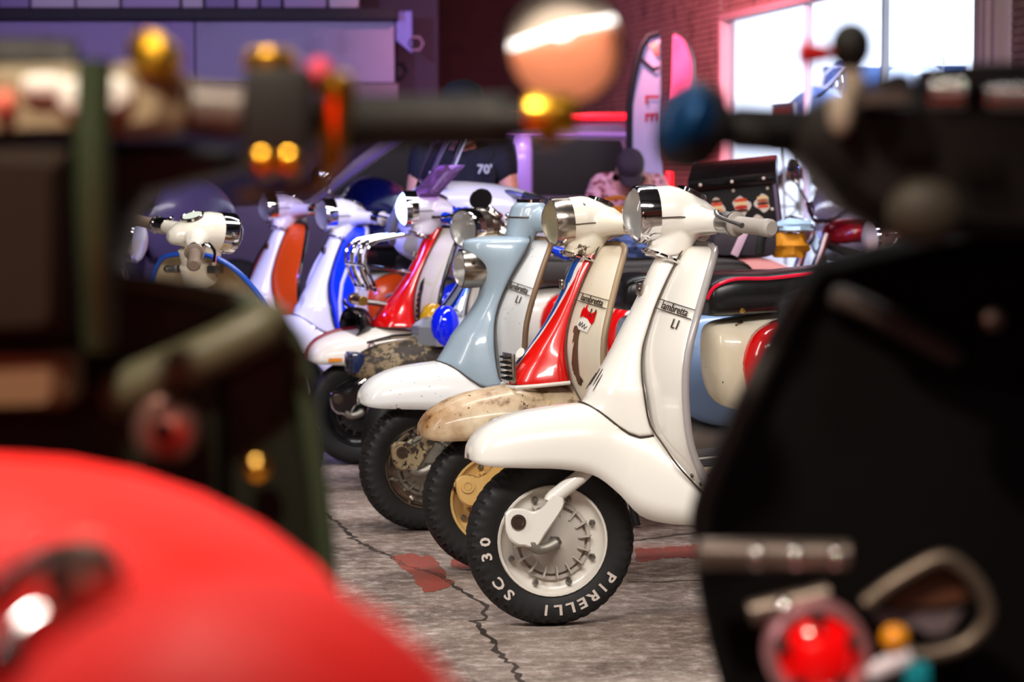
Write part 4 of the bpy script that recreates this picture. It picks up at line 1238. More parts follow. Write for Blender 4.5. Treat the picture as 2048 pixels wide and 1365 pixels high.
P2, P2s = person('person in red and white patterned shirt and charcoal cap sitting head bowed', (P2p.x, 15.0, 0), 0, M_skin, M_pattern, M_jeans, J2, M_cap, 1.0, rad(42))
obj('cap_label', grid([[(.035 * u, -.001, .0), (.035 * u, -.001, .018)] for u in (-1, -.5, 0, .5, 1)]), mat('grey_cap_label', (130, 116, 120), .8), P2, Matrix.Translation((0, -.228, 1.252)) @ Matrix.Rotation(rad(35), 4, 'X'))
stl = thing('stool', 'dark metal stool under the person in the patterned shirt', 'stool', (P2p.x, 15.22, 0))
obj('stool_seat', lathe([(.0, .55), (.15, .55), (.165, .565), (.165, .585), (.15, .595), (0, .595)], 24, (0, 0, 0), (0, 0, 1)), M_blackm, stl)
for k in range(4):
    a = pi / 4 + k * pi / 2
    obj('leg', tube([(.10 * cos(a), .10 * sin(a), .56), (.17 * cos(a), .17 * sin(a), .0)], .014, 8), M_steel, stl)
mb = thing('shoulder_bag', 'mustard yellow bag held in front of the seated person', 'bag', tuple(at(1232, 452, 14.5)), 0)
obj('bag_body', loft([[(w * p, .06 * q, z) for p, q in rrect(1, 1, 3, 22)] for z, w in ((-.15, .10), (-.14, .135), (-.03, .135), (.08, .11), (.12, .085))]), M_mustard, mb)
obj('bag_flap', box((0.01, -.064, .02), (.20, .012, .11), .3), mat('ochre_fabric', (186, 112, 10), .7), mb)
obj('bag_strap', tube(cr([(-.10, 0, .08), (-.08, .02, .14), (.02, .03, .17), (.10, .02, .13), (.11, 0, .08)], 14), .014, 8), mat('ochre_fabric', (186, 112, 10)), mb)
sj = at(1262, 530, 9.22)
sj.z = .90
jk = cloth('denim_jacket', 'folded blue denim jacket lying on a dark seat behind the ivory headset', 'jacket', (sj.x, sj.y, sj.z - .015), (.13, .09, .055), M_jeans, 12)

# ------------------------------------------------------------------ the car, flags, signs
Yc = 18.3
car = thing('car', 'dark violet lit estate car with red roof line behind the people', 'car', (at(1330, 400, Yc).x, Yc, 0), 0)
# local: +x is the rear end, side facing -y
prof = [(.02, .42), (.05, .75), (.0, 1.05), (-.16, 1.56), (-.30, 1.66), (-1.9, 1.66), (-2.15, 1.60), (-2.75, 1.08), (-3.7, .98), (-3.95, .80), (-4.0, .40), (-3.7, .26), (-.35, .26)]
cb = obj('car_body', prism(prof, 0, 1.75, 'xz', .05), mat('dark_plum_car_paint', (70, 58, 84), .25, .3, .5), car, ang=25)
for poly, nm in (([(-.20, 1.10), (-.34, 1.52), (-1.00, 1.54), (-1.00, 1.10)], 'rear_window'), ([(-1.16, 1.10), (-1.16, 1.54), (-1.95, 1.54), (-2.55, 1.10)], 'front_window')):
    obj(nm, prism(poly, .002, -.012, 'xz', .006), M_glassd, cb)
obj('pillar', box((-1.08, -.018, 1.30), (.14, .03, .56), .2), mat('violet_lit_pillar', (120, 110, 180), .35, .2, .3), cb)  # violet light falling on the pillar is put into its colour
obj('window_trim', tube([(-.14, -.012, 1.08), (-.30, -.012, 1.56), (-1.95, -.012, 1.58), (-2.62, -.012, 1.08)], .018, 8), mat('violet_lit_pillar', (120, 110, 180)), cb)
obj('roof_reflection_strip', merge(box((-1.05, .05, 1.70), (1.75, .05, .055), .3)), mat('red_reflection_glow', (230, 10, 30), .4, 0, 0, (255, 8, 36), .9), cb)  # glowing strip stands in for red light reflected along the roof
for x in (-.75, -3.25):
    w_ = obj('car_wheel', merge(lathe([(.21, -.09), (.19, -.05), (.05, -.07), (0, -.07)], 26, (x, .09, .32)), *[box((x + .11 * cos(a), .03, .32 + .11 * sin(a)), (.16, .03, .04), .2, Matrix.Rotation(-a, 4, 'Y')) for a in [k * 1.2566 for k in range(5)]]), M_steel, car)
    obj('car_tyre', lathe([(.2, -.10), (.28, -.11), (.32, -.08), (.32, .08), (.28, .1), (.2, .1)], 30, (x, .09, .32)), M_rubber, w_)
obj('tail_lamp', box((.035, .02, 1.12), (.05, .10, .34), .3), mat('lit_red_tail_lamp', (255, 10, 20), .3, 0, 0, (255, 8, 20), 1.6), car)
obj('door_handle', box((-1.35, -.02, .95), (.16, .03, .03), .3), M_steel, cb)
obj('bumper', box((-2.0, -.01, .33), (3.6, .05, .12), .3), M_blackm, car)

for (px, w, h, yt, col, lab) in ((1297, .25, 1.05, 72, (206, 190, 206), 'pink white feather flag with dark edge and red lettering by brick wall'), (1362, .17, .45, 70, (250, 96, 140), 'narrow pink feather flag right of the lettered flag')):
    Yf = 16.2 if px < 1330 else 16.5
    p = at(px, yt, Yf)
    top = p.z
    fg = thing('feather_flag', lab, 'flag', (p.x, Yf, 0), rad(0), 'feather flags by the wall')
    rows = []
    s_ = 1 if px < 1330 else -1
    for k in range(17):
        t = k / 16
        z = top - t * h
        xl = -w * .5 * min(1, (t / .42)) ** .55 * (1 if t < .42 else 1)
        xr = w * .5 * (.62 + .18 * t)
        wv = .012 * sin(8 * t)
        rows.append([(s_ * (w * .32 + (xl - w * .32) + (xr - xl) * u) - s_ * 0, wv * sin(pi * u) - .002, z) for u in [i / 8 for i in range(9)]])
    c1 = obj('flag_cloth', grid(rows), mat('flag_cloth_%d' % col[1], col, .7), fg, solid=.003)
    pole = [(r[0][0], r[0][1], r[0][2]) for r in rows]
    obj('flag_pole', tube([(s_ * w * .28, 0, top + .02)] + pole + [(pole[-1][0], 0, .04)], .024 if px < 1330 else .012, 8), M_blackm if px < 1330 else M_steel, fg)
    obj('flag_base', lathe([(.0, .0), (.17, .0), (.17, .02), (.03, .04), (.03, .10), (0, .10)], 24, (pole[-1][0], 0, 0), (0, 0, 1)), M_blackm, fg)
    if px < 1330:
        obj('flag_panel', prism([(-.09, top - .14), (.03, top - .24), (.075, top - .22), (.075, top - .20), (.03, top - .21), (-.075, top - .115)], -.016, -.020), M_blackm, fg, smooth=False)
        obj('flag_tip', prism([(.0, top - .06), (.06, top - .03), (.07, top - .12), (.045, top - .14)], -.016, -.019), M_redp, fg, smooth=False)
        obj('flag_lettering', merge(*[tf(text_geo(ch, .13, .02, 2, .02), frame((.02, -.02, top - .42 - .12 * k), (0, 0, -1), (1, 0, 0))) for k, ch in enumerate('LE')]), mat('flag_red', (190, 20, 44), .6), fg, smooth=False)['kind'] = 'stuff'

# sign boxes high on the left
Ys = 19.0
for i, (x0, x1, y0, y1, c, lab) in enumerate(((-120, 270, 36, 165, (128, 112, 158), 'leftmost violet lit sign panel under the dark beam'), (272, 388, 36, 165, (128, 108, 160), 'narrow violet sign panel between the two wide panels'), (392, 788, 40, 165, (138, 130, 166), 'widest pale violet sign panel ending near the dark doorway'), (395, 796, 167, 210, (96, 88, 104), 'grey lower fascia strip beneath the widest sign panel'))):
    a, b = at(x0, y1, Ys), at(x1, y0, Ys)
    o = obj('shop_sign', box(((a.x + b.x) / 2, Ys + .08, (a.z + b.z) / 2), (b.x - a.x, .16, b.z - a.z), .03), worn('sign_face_%d' % i, c, tuple(int(v * .8) for v in c), .45, 2, .3, .6, 0, .15, (110, 90, 130), 1.2))
    tag(o, lab, 'sign', 'sign panels on the left wall')
a, b = at(792, 95, Ys), at(824, 22, Ys)
be = thing('sign_bracket', 'blue lit end bracket with ring at the right end of the sign', 'bracket', ((a.x + b.x) / 2, Ys, (a.z + b.z) / 2))
w_, h_ = (b.x - a.x), (b.z - a.z)
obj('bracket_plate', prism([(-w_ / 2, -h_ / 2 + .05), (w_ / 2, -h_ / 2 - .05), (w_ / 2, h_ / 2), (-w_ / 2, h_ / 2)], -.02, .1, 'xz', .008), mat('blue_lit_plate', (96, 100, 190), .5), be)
obj('bracket_ring', lathe([(.05, -.02), (.065, -.02), (.065, .02), (.05, .02), (.05, -.02)], 6, (w_ / 2 + .03, 0, -h_ / 2 + .03)), mat('violet_bracket', (110, 80, 120), .5), be, smooth=False)
a, b = at(-150, 36, Ys - .2), at(795, 20, Ys - .2)
struct(obj('trim_1', box(((a.x + b.x) / 2, Ys, (a.z + b.z) / 2), (b.x - a.x, .5, (b.z - a.z) + .02), .03), mat('dark_beam_paint', (26, 20, 34), .7)))
# boxes on the ledge above
rr = random.Random(11)
xp = -60
kk = 0
ORD = 'leftmost second third fourth fifth sixth seventh eighth ninth tenth eleventh twelfth thirteenth fourteenth'.split()
while xp < 700:
    w_ = rr.choice((46, 90, 120, 64))
    a, b = at(xp, 17, Ys), at(xp + w_ - 6, rr.choice((-30, -24, -38)), Ys)
    c = rr.choice(((150, 130, 170), (120, 104, 150), (70, 60, 90), (170, 158, 178)))
    o = obj('storage_box', box(((a.x + b.x) / 2, Ys, (a.z + b.z) / 2), (b.x - a.x, .2, b.z - a.z), .04), mat('box_card_%d' % c[0], c, .7))
    tag(o, (ORD[kk] + ' violet lit storage box ' + ('' if not kk else 'from the left ') + 'on the dark high beam'), 'box', 'boxes on the high beam')
    xp += w_
    kk += 1
# ------------------------------------------------------------------ walls, shop window, showroom
K0, KS = 5.95, .2367            # right wall: X = K0 - KS * Y


def wall_u(px):
    k = (px - 1024) / FPX
    Y = K0 / (k + KS)
    return Vector((k * Y, Y, 0))


WD = Vector((KS, -1, 0)).normalized()      # along the wall, towards the camera
WN = Vector((-1, -KS, 0)).normalized()     # out of the wall, into the garage
W0 = wall_u(1443)


def wm(px):
    return (wall_u(px) - W0).dot(WD)


WM = Matrix(((WD.x, -WN.x, 0, W0.x), (WD.y, -WN.y, 0, W0.y), (0, 0, 1, 0), (0, 0, 0, 1)))   # local x along, y into the wall, z up
uL, uR, uF, uE = 0.0, wm(1940), wm(2014), wm(2048) + 5.0
u0 = (Vector((0, 25.2, 0)) - Vector((0, W0.y, 0))).dot(WD) * 1.0
ZT = CAM_H + 355 / FPX * W0.y
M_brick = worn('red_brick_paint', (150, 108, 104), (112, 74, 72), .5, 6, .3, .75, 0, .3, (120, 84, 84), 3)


def courses(x0, x1, z0, z1, h=.047, d=.010):
    """wall face with recessed joints between its courses"""
    pr = []
    z = z0
    while z < z1 - .001:
        t = min(z + h, z1)
        pr += [(d, z), (0, z + .006), (0, t - .004), (d, t)]
        z = t
    return grid([[(x, y, zz) for y, zz in pr] for x in (x0, x1)])


w1 = struct(obj('wall_right', merge(courses(-8.5, uL - .06, 0, 4.2), courses(uL - .06, uE, ZT + .05, 4.2), courses(uL - .06, uR, 0, .30), courses(uF + .02, uE, 0, 4.2),
                                    box(((uE - 8.5) / 2, .16, 3.62), (uE + 8.5, .28, 1.2), 0)), M_brick, None, WM, smooth=False))
win = struct(obj('window_1', merge(box((uL - .03, .04, (ZT + .3) / 2), (.06, .12, ZT - .24), .1), box(((uL + uR) / 2, .04, ZT + .025), (uR - uL + .12, .12, .05), .1), box(((uL + uR) / 2, .04, .30), (uR - uL + .12, .14, .06), .1)), mat('pink_lit_frame_paint', (196, 150, 156), .5), None, WM))
for px in (1752, 1600):
    u = wm(px)
    obj('mullion', box((u, .05, (ZT + .3) / 2), (.035, .05, ZT - .3), .1), mat('white_aluminium', (232, 236, 244), .4), win, WM)
obj('window_pane', box(((uL + uR) / 2, .06, (ZT + .3) / 2), (uR - uL, .006, ZT - .3), 0), mat('window_glass', (245, 248, 255), .02, 0, 0, None, 0, 1.0, 1.02), win, WM)
tr = struct(obj('trim_2', merge(box(((uR + uF) / 2 - .06, .02, 2.1), (.10, .16, 4.2), .06), box(((uR + uF) / 2 + .10, -.01, 2.1), (.05, .16, 4.2), .1), box(((uR + uF) / 2 + .22, .0, 2.1), (.06, .18, 4.2), .1)), mat('pinkish_column_paint', (190, 158, 160), .5), None, WM))
# showroom behind the glass: bright room
sr_m = mat('showroom_white', (240, 244, 250), .6)
struct(obj('wall_showroom', merge(box(((uL + uE) / 2, 4.2, 1.9), (uE - uL + 3, .1, 3.8), 0), box((uL - 1.5, 2.2, 1.9), (.1, 4.2, 3.8), 0)), sr_m, None, WM, smooth=False))
struct(obj('ceiling_showroom', box(((uL + uE) / 2 - .3, 2.2, 3.55), (uE - uL + 3, 4.2, .08), 0), sr_m, None, WM, smooth=False))
struct(obj('floor_showroom', box(((uL + uE) / 2 - .3, 2.2, .02), (uE - uL + 3, 4.0, .04), 0), mat('showroom_floor', (200, 206, 216), .3), None, WM, smooth=False))
for i, u in enumerate((.6, 2.6)):
    lt = thing('ceiling_lamp', ('white panel lamp in the showroom near the window corner', 'white panel lamp in the showroom behind the middle mullion')[i], 'lamp', tuple(WM @ Vector((u, 1.4, 3.44))), math.atan2(WD.y, WD.x), 'showroom lamps')
    obj('lamp_body', box((0, 0, .03), (1.3, .5, .06), .1), M_white, lt)
    obj('lamp_panel', box((0, 0, -.005), (1.2, .42, .01), 0), mat('lit_lamp_panel', (255, 255, 255), .5, 0, 0, (235, 242, 255), 8), lt)
c_ = WM @ Vector((1.2, 2.0, 3.3))
area('showroom_lamp', tuple(c_), tuple(WM @ Vector((1.0, 2.9, .8))), 3.0, 1.6, 340, (.90, .95, 1))
c_ = WM @ Vector((3.4, 1.6, 3.3))
area('showroom_lamp_far', tuple(c_), tuple(WM @ Vector((3.6, 2.8, .8))), 2.4, 1.2, 90, (.86, .93, 1))
# deep blue display board on the end wall
o = obj('display_board', box((uL - 1.42, 1.98, 1.80), (.05, 1.25, .75), .02), mat('navy_display_board', (30, 66, 122), .5), None, WM)
tag(o, 'dark blue display board on the far showroom wall', 'board')
ps = at(1518, 228, W0.y - 1.0)
pf = thing('framed_poster', 'small red poster in grey frame at the lower left of the window', 'poster', tuple(WM @ Vector((.52, .30, CAM_H + .56))), math.atan2(WD.y, WD.x))
obj('poster_frame', box((0, .01, 0), (.46, .03, .30), .1), mat('grey_poster_frame', (150, 140, 150), .4), pf)
obj('poster_print', box((0, -.012, 0), (.38, .008, .22), 0), worn('red_poster_print', (236, 60, 50), (250, 150, 120), .5, 9, .1, .5, 0, .4, (200, 30, 40), 6), pf)
obj('easel', merge(*[tube([(s * .15, .05, .0), (s * .2, .12, -1.55)], .012, 8) for s in (1, -1)]), M_steel, pf)['kind'] = 'stuff'
for i, (px, Y_, zb, rz_, bc, lab) in enumerate(((1600, 18.55, .72, 176, (120, 150, 206), 'pale blue motorcycle in the showroom beside the red poster'), (1790, 19.75, .98, 184, (206, 220, 246), 'silver white motorcycle in the showroom near the pinkish column'))):
    x_ = at(px, 400, Y_).x
    mo = motorcycle('showroom_motorcycle', lab, 'motorcycle', x_, Y_, rz_, mat('showroom_paint_%d' % i, bc, .15, .2, .8), M_vinyl, mat('showroom_paint_%d' % i, bc), 'motorcycles in the showroom', z0=zb, screen=i == 0)
    tag(obj('display_plinth', box((x_ + .70, Y_, zb / 2 + .02), (2.2, .60, zb - .04), .04), sr_m), ('white plinth under the pale blue showroom motorcycle', 'white plinth under the silver white showroom motorcycle')[i], 'plinth')

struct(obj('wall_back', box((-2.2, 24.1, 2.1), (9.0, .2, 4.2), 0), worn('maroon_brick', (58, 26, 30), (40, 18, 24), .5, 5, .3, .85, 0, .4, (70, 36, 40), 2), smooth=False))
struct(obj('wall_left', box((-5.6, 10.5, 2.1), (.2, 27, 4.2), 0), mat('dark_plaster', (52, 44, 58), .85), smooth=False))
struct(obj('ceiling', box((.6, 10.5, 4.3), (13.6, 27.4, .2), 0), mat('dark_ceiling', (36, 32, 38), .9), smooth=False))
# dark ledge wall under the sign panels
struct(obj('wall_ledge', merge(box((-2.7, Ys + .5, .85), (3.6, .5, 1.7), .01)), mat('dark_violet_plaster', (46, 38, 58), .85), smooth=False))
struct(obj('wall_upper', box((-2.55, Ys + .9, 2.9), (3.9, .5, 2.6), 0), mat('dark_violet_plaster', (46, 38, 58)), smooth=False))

# ------------------------------------------------------------------ foreground: dark green scooter, seen from its saddle
def px_m(n, Y):
    return n * Y / FPX


YA = 1.75
FA = thing('scooter', 'dark green scooter with scarlet saddle and gold bar ends, blurred in the left foreground', 'scooter', (-.45, 1.5, 0), 0, 'scooters close to the camera')
FAi = Matrix.Translation((.45, -1.5, 0))


def fo(name, g, m, parent=FA, **k):
    return obj(name, g, m, parent, FAi, **k)


def P(px, py, Y=YA):
    return tuple(at(px, py, Y))


def plate(pts, Y, th, m, name, parent=FA, bev=.006, f=fo, dy=None):
    """moulded panel of real thickness standing at distance Y; dy(px,py) lets it curve in depth"""
    q = [at(a, b, Y) for a, b in pts]
    return f(name, prism([(v.x, v.z) for v in q], Y, Y + th, 'xz', bev), m, parent)


# legshield: lofted shell with rolled edge
sh = [(-420, 575), (-200, 565), (60, 560), (240, 564), (400, 586), (500, 608), (560, 646), (596, 700), (614, 800), (628, 900), (642, 1000), (652, 1100), (656, 1200), (650, 1330), (640, 1480), (-420, 1480)]
q = cr([(at(a, b, 1.86).x, at(a, b, 1.86).z) for a, b in sh], 60)
leg = fo('legshield', prism(q, 1.86, 1.90, 'xz', .012), M_green)
e_ = [at(a, b, 1.855) for a, b in sh[2:15]]
fo('beading', tube(cr([tuple(v) for v in e_], 50), .008, 10), M_greenl, leg)
rid = [at(205, 800, 1.83), at(300, 762, 1.825), at(420, 710, 1.825), at(520, 660, 1.83), at(548, 640, 1.84)]
fo('light_strip_ridge', tube(cr([tuple(v) for v in rid], 20), [.012] + [.019] * 18 + [.012], 12), mat('olive_grey_plastic', (84, 82, 62), .45), leg)
# glovebox lid and keyhole
fo('glovebox', box(tuple(at(300, 880, 1.845)), (.11, .03, .12), .2), M_green, leg)
kc = at(328, 862, 1.80)
lk = fo('key_lock', merge(lathe([(.0, 0), (.020, 0), (.0255, .004), (.0262, .010), (.0255, .03)], 30, tuple(kc), (.05, 1, 0))), mat('pinkish_steel', (196, 150, 140), .3, .9), leg)
fo('key_slot', lathe([(.0, -.004), (.0065, -.004), (.0065, .004)], 18, tuple(kc + Vector((0, -.001, 0))), (0, 1, 0)), M_dark, lk)
fo('bolt', lathe([(.011, -.006), (.011, 0), (.0, -.008)], 12, tuple(at(515, 930, 1.84)), (0, 1, 0)), M_brass, leg)
fo('bolt', lathe([(.008, -.006), (.008, 0), (.0, -.008)], 12, tuple(at(112, 645, 1.84)), (0, 1, 0)), M_brass, leg)
# head, instrument cowl, handlebar
cw = [(-420, 145), (-60, 132), (120, 130), (300, 128), (352, 140), (370, 175), (372, 225), (360, 258), (300, 272), (-420, 284)]
q = [(at(a, b, YA).x, at(a, b, YA).z) for a, b in cw]
cowl = fo('instrument_cowl', prism(q, YA - .02, YA + .12, 'xz', .018), M_beige)
fo('cowl_hood', tube([P(-420, 128, 1.80), P(60, 122, 1.80), P(150, 128, 1.80)], .018, 10), M_blackm, cowl)
for (px, py, r) in ((8, 205, .009), (150, 195, .0135), (228, 190, .0135), (90, 172, .009), (66, 172, .008), (112, 172, .008)):
    fo('cowl_stud', lathe([(.0, -.010), (r * .7, -.008), (r, -.003), (r, .006)], 18, P(px, py, YA - .022), (0, 1, 0)), mat('white_stud_glint', (240, 238, 232), .35) if px != 8 else mat('salmon_plastic', (230, 120, 100), .4), cowl)  # white put into the stud colour in place of chrome glints
fo('gold_knob', merge(lathe([(.0, -.022), (.014, -.020), (.0165, -.012), (.0165, .01), (.012, .018)], 22, P(312, 116, YA - .01), (.3, 1, -.3))), M_gold, cowl)
fo('headset_lower', prism([(at(a, b, 1.8).x, at(a, b, 1.8).z) for a, b in ((-420, 290), (160, 282), (360, 282), (480, 300), (470, 335), (380, 362), (286, 382), (238, 440), (214, 520), (205, 570), (-420, 600))], 1.80, 1.93, 'xz', .015), M_blackm, cowl)
fo('green_pipe', tube([P(190, 120, 1.66), P(185, 260, 1.66), P(188, 420, 1.66), P(196, 560, 1.68), P(200, 690, 1.70)], .0125, 12), mat('leaf_green_cable', (46, 62, 40), .5), FA)
fo('leather_roll', prism([(at(a, b, 1.72).x, at(a, b, 1.72).z) for a, b in ((-420, 300), (120, 296), (140, 310), (140, 660), (120, 678), (-420, 690))], 1.70, 1.80, 'xz', .015), M_brown, FA)
fo('tan_case', prism([(at(a, b, 1.74).x, at(a, b, 1.74).z) for a, b in ((-420, 702), (128, 700), (144, 712), (144, 800), (128, 814), (-420, 822))], 1.72, 1.80, 'xz', .012), M_tan, FA)
hbar = fo('handlebar', tube([P(300, 215, 1.80), P(480, 240, 1.78), P(720, 245, 1.76), P(1060, 240, 1.75)], .0125, 12), M_blackm, FA)
fo('grip', lathe([(.021, 0), (.0225, .006), (.0195, .012), (.0195, .105), (.0205, .118), (.018, .122), (0, .122)], 22, P(690, 246, 1.76), (1, 0, .012)), M_blackm, hbar)
fo('grip_collar', cyl(P(372, 215, 1.78), P(492, 225, 1.78), .020), mat('grey_switch_plastic', (92, 80, 74), .4), hbar)
be_ = fo('bar_end', merge(lathe([(.014, 0), (.0155, .003), (.0155, .032), (.012, .038), (0, .038)], 22, P(1050, 229, 1.75), (1, 0, .0))), M_gold, hbar)
fo('bar_end_clamp', cyl(P(1075, 262, 1.75), P(1120, 262, 1.75), .011), mat('brown_gold_anodised', (150, 100, 30), .3, .9), hbar)
mc = fo('brake_reservoir', box(P(560, 225, 1.72), (.046, .06, .062), .15), M_blackm, hbar)
fo('reservoir_cap', merge(lathe([(.019, 0), (.0195, .003), (.0195, .010), (.015, .014), (0, .014)], 24, P(540, 138, 1.72), (0, 0, 1))), M_gold, mc)
for px in (527, 580):
    fo('clamp_bolt', ball(P(px, 322, 1.70), .0115, .0115, .0125, 16, 9), M_gold, mc)
fo('pink_cap', ball(P(640, 150, 1.75), .010, .010, .013, 14, 9), mat('pink_plastic', (214, 60, 90), .4), hbar)
fo('gold_lever', lathe([(0, -.038), (.006, -.036), (.008, -.01), (.012, .01), (.0145, .02), (.012, .03), (0, .033)], 20, P(672, 235, 1.70), (.02, -.1, 1)), M_gold, hbar)
fo('lever_blade', tube([P(660, 260, 1.70), P(655, 330, 1.70), P(640, 372, 1.72), P(480, 395, 1.75)], [.008, .007, .006, .004], 8), mat('brown_gold_anodised', (150, 100, 30)), hbar)
# bar end mirror
mcn = at(1132, 96, 1.75)
tgt = Vector((-.6, -3.4, 1.70))
nrm = ((Vector((0, 0, CAM_H)) - mcn).normalized() + (tgt - mcn).normalized()).normalized()
mrr = fo('mirror', lathe([(0, -.02), (.026, -.018), (.040, -.008), (.0425, 0), (.0425, .004), (.040, .005)], 36, tuple(mcn), tuple(nrm)), M_blackm, hbar)
fo('mirror_glass', lathe([(.0405, .0045), (.03, .0052), (.015, .0056), (0, .0058)], 36, tuple(mcn), tuple(nrm)), M_mirror, mrr)
fo('mirror_stem', tube([P(1110, 240, 1.76), P(1118, 210, 1.765), tuple(mcn - nrm * .015)], .006, 8), M_blackm, mrr)
# scarlet saddle, two humps
def saddle_part(tab, cx, name, e=2.6):
    rings = []
    for y, hw, zt, zb_, in cr(tab, 14):
        rings.append([(cx + hw * p, y, (zt + zb_) / 2 + (zt - zb_) / 2 * q_) for p, q_ in rrect(1, 1, e, 36)])
    return fo(name, loft(rings), M_red, FA)


saddle_part([(.88, .08, .84, .60), (.91, .115, .885, .58), (.96, .13, .908, .58), (1.02, .132, .912, .58), (1.08, .125, .900, .58), (1.12, .11, .875, .59), (1.14, .08, .86, .61)], -.118, 'rider_saddle', 2.0)
saddle_part([(1.20, .19, .84, .58), (1.23, .235, .892, .56), (1.29, .252, .918, .56), (1.36, .252, .924, .56), (1.45, .24, .914, .56), (1.49, .22, .89, .57), (1.51, .17, .85, .59)], -.305, 'pillion_saddle', 2.0)
cb_ = fo('grab_rail', tube(cr([P(-60, 1250, 1.10), P(20, 1170, 1.10), P(95, 1120, 1.10), P(170, 1110, 1.10), P(225, 1170, 1.10), P(150, 1235, 1.09), P(60, 1250, 1.08), P(10, 1330, 1.06)], 28), .0075, 10), M_chrome, FA)
fo('saddle_badge', lathe([(0, -.008), (.014, -.007), (.0185, -.003), (.0185, .006)], 26, P(168, 1155, 1.085), (0, 1, -.1)), mat('greyish_steel_badge', (176, 160, 150), .35, .8), FA)
# lower body resting on the floor
fo('body', prism([(-.75, .16), (-.06, .16), (-.10, .5), (-.20, .56), (-.75, .56)], 1.15, 1.6, 'xz', .03), M_green, FA)
for y in (2.15, .95):
    w_ = fo('front_wheel' if y > 2 else 'rear_wheel', lathe([(.14, -.035), (.13, .0), (.14, .035)], 26, (-.52, y, .215), (1, 0, 0)), M_alu, FA)
    fo('tyre', tf(tyre_geo(48, False), Matrix.Translation((-.52, y, .215)) @ Matrix.Rotation(pi / 2, 4, 'Z')), M_rubber, w_)
fo('floorboard', box((-.45, 1.72, .25), (.5, .34, .03), .2), M_green, FA)
fo('fork', tube([(-.45, 1.86, .9), (-.46, 2.0, .5), (-.50, 2.15, .215)], .028, 10), M_blackm, FA)

# ------------------------------------------------------------------ foreground: black scooter on the right
YB = 1.9
FB = thing('scooter', 'black scooter with round red lamp and teal bar end, blurred in the right foreground', 'scooter', (.40, 2.0, 0), 0, 'scooters close to the camera')
FBi = Matrix.Translation((-.40, -2.0, 0))


def fb(name, g, m, parent=FB, **k):
    return obj(name, g, m, parent, FBi, **k)


def Q(px, py, Y=YB):
    return tuple(at(px, py, Y))


def bplate(pts, Y, th, m, name, parent=FB, bev=.012, n=0):
    q_ = [(at(a, b, Y).x, at(a, b, Y).z) for a, b in pts]
    if n:
        q_ = cr(q_, n)
    return fb(name, prism(q_, Y, Y + th, 'xz', bev), m, parent)


M_bk = mat('black_bodywork', (8, 7, 8), .6, 0, 0, spec=.12)
bs = [(1640, 520), (1600, 580), (1556, 660), (1508, 760), (1462, 860), (1424, 940), (1400, 1010), (1394, 1080), (1400, 1180), (1420, 1290), (1450, 1400), (1480, 1500), (2480, 1500), (2480, 470), (2060, 440), (1900, 462), (1760, 490)]
blg = bplate(bs, 2.0, .05, M_bk, 'legshield')
fb('light_strip_ridge', tube(cr([Q(1660, 588, 1.99), Q(1740, 620, 1.985), Q(1830, 668, 1.985), Q(1920, 718, 1.99)], 14), [.006] + [.011] * 12 + [.006], 10), mat('taupe_reflection', (62, 54, 52), .5), blg)  # paler raised strip stands in for a reflection on the black panel
fb('moulded_edge', tube(cr([Q(1612, 575, 1.99), Q(1560, 670, 1.99), Q(1470, 860, 1.99), Q(1410, 1000, 1.99), Q(1402, 1070, 1.99)], 16), .010, 10), mat('dark_grey_edge_plastic', (40, 38, 37), .5), blg)
fb('bolt', lathe([(0, -.008), (.009, -.006), (.010, 0)], 12, Q(1985, 640, 1.99), (0, 1, 0)), M_steel, blg)
fb('silver_bar', cyl(Q(1398, 1108, 1.94), Q(1700, 1112, 1.94), .0125), mat('satin_grey_metal', (128, 116, 108), .35, .8), FB)
for px in (1514, 1590, 1672):
    fb('bar_bolt', ball(Q(px, 1116, 1.915), .006, .006, .009, 12, 8), M_chrome, FB)
fb('clip', cyl(Q(1500, 1228, 1.93), Q(1660, 1190, 1.93), .010), mat('satin_grey_metal', (128, 116, 108)), FB)
fb('clip_bolt', ball(Q(1568, 1222, 1.91), .008, .008, .010, 12, 8), M_chrome, FB)
tl = fb('tail_lamp', lathe([(.030, .004), (.0335, -.004), (.0395, -.006), (.042, .0), (.042, .03)], 36, Q(1638, 1312, 1.90), (0, 1, 0)), mat('pinkish_chrome_bezel', (214, 150, 160), .3, .6), FB)
fb('lamp_lens', lathe([(.0, -.012), (.015, -.011), (.026, -.005), (.031, .004)], 32, Q(1638, 1312, 1.90), (0, 1, 0)), M_redlens, tl)
for k in range(5):
    a = 2 * pi * k / 5 + .35
    c_ = at(1638, 1312, 1.893)
    fb('lens_screw', lathe([(0, -.007), (.005, -.006), (.0055, .004)], 10, (c_.x + .028 * cos(a), c_.y, c_.z + .028 * sin(a)), (0, 1, 0)), M_dark, tl)
fb('indicator_lamp', ball(Q(1790, 1278, 1.90), .0115, .012, .0115, 16, 10), mat('amber_glass', (244, 160, 30), .2, 0, .5), FB)
fb('white_cable', cyl(Q(1735, 1352, 1.90), Q(1822, 1312, 1.90), .0085), mat('white_cable_sheath', (214, 206, 220), .4), FB)
fb('teal_connector', box(Q(1832, 1350, 1.90), (.020, .02, .020), .2), mat('teal_plastic', (20, 140, 160), .4), FB)
lp_ = [(1730, 1210), (1790, 1165), (1880, 1118), (1930, 1140), (1968, 1190), (1975, 1240), (1930, 1290), (1850, 1312), (1800, 1305)]
fb('number_plate_loop', tube(cr([Q(a, b, 1.93) for a, b in lp_], 40), .0065, 10), mat('tarnished_steel', (110, 98, 88), .4, .6), FB)
bplate([(1745, 1200), (1880, 1130), (1925, 1150), (1945, 1200), (1900, 1215), (1800, 1222)], 1.94, .01, mat('brown_tinted_plate', (84, 50, 34), .5), 'brown_plate', bev=.003)
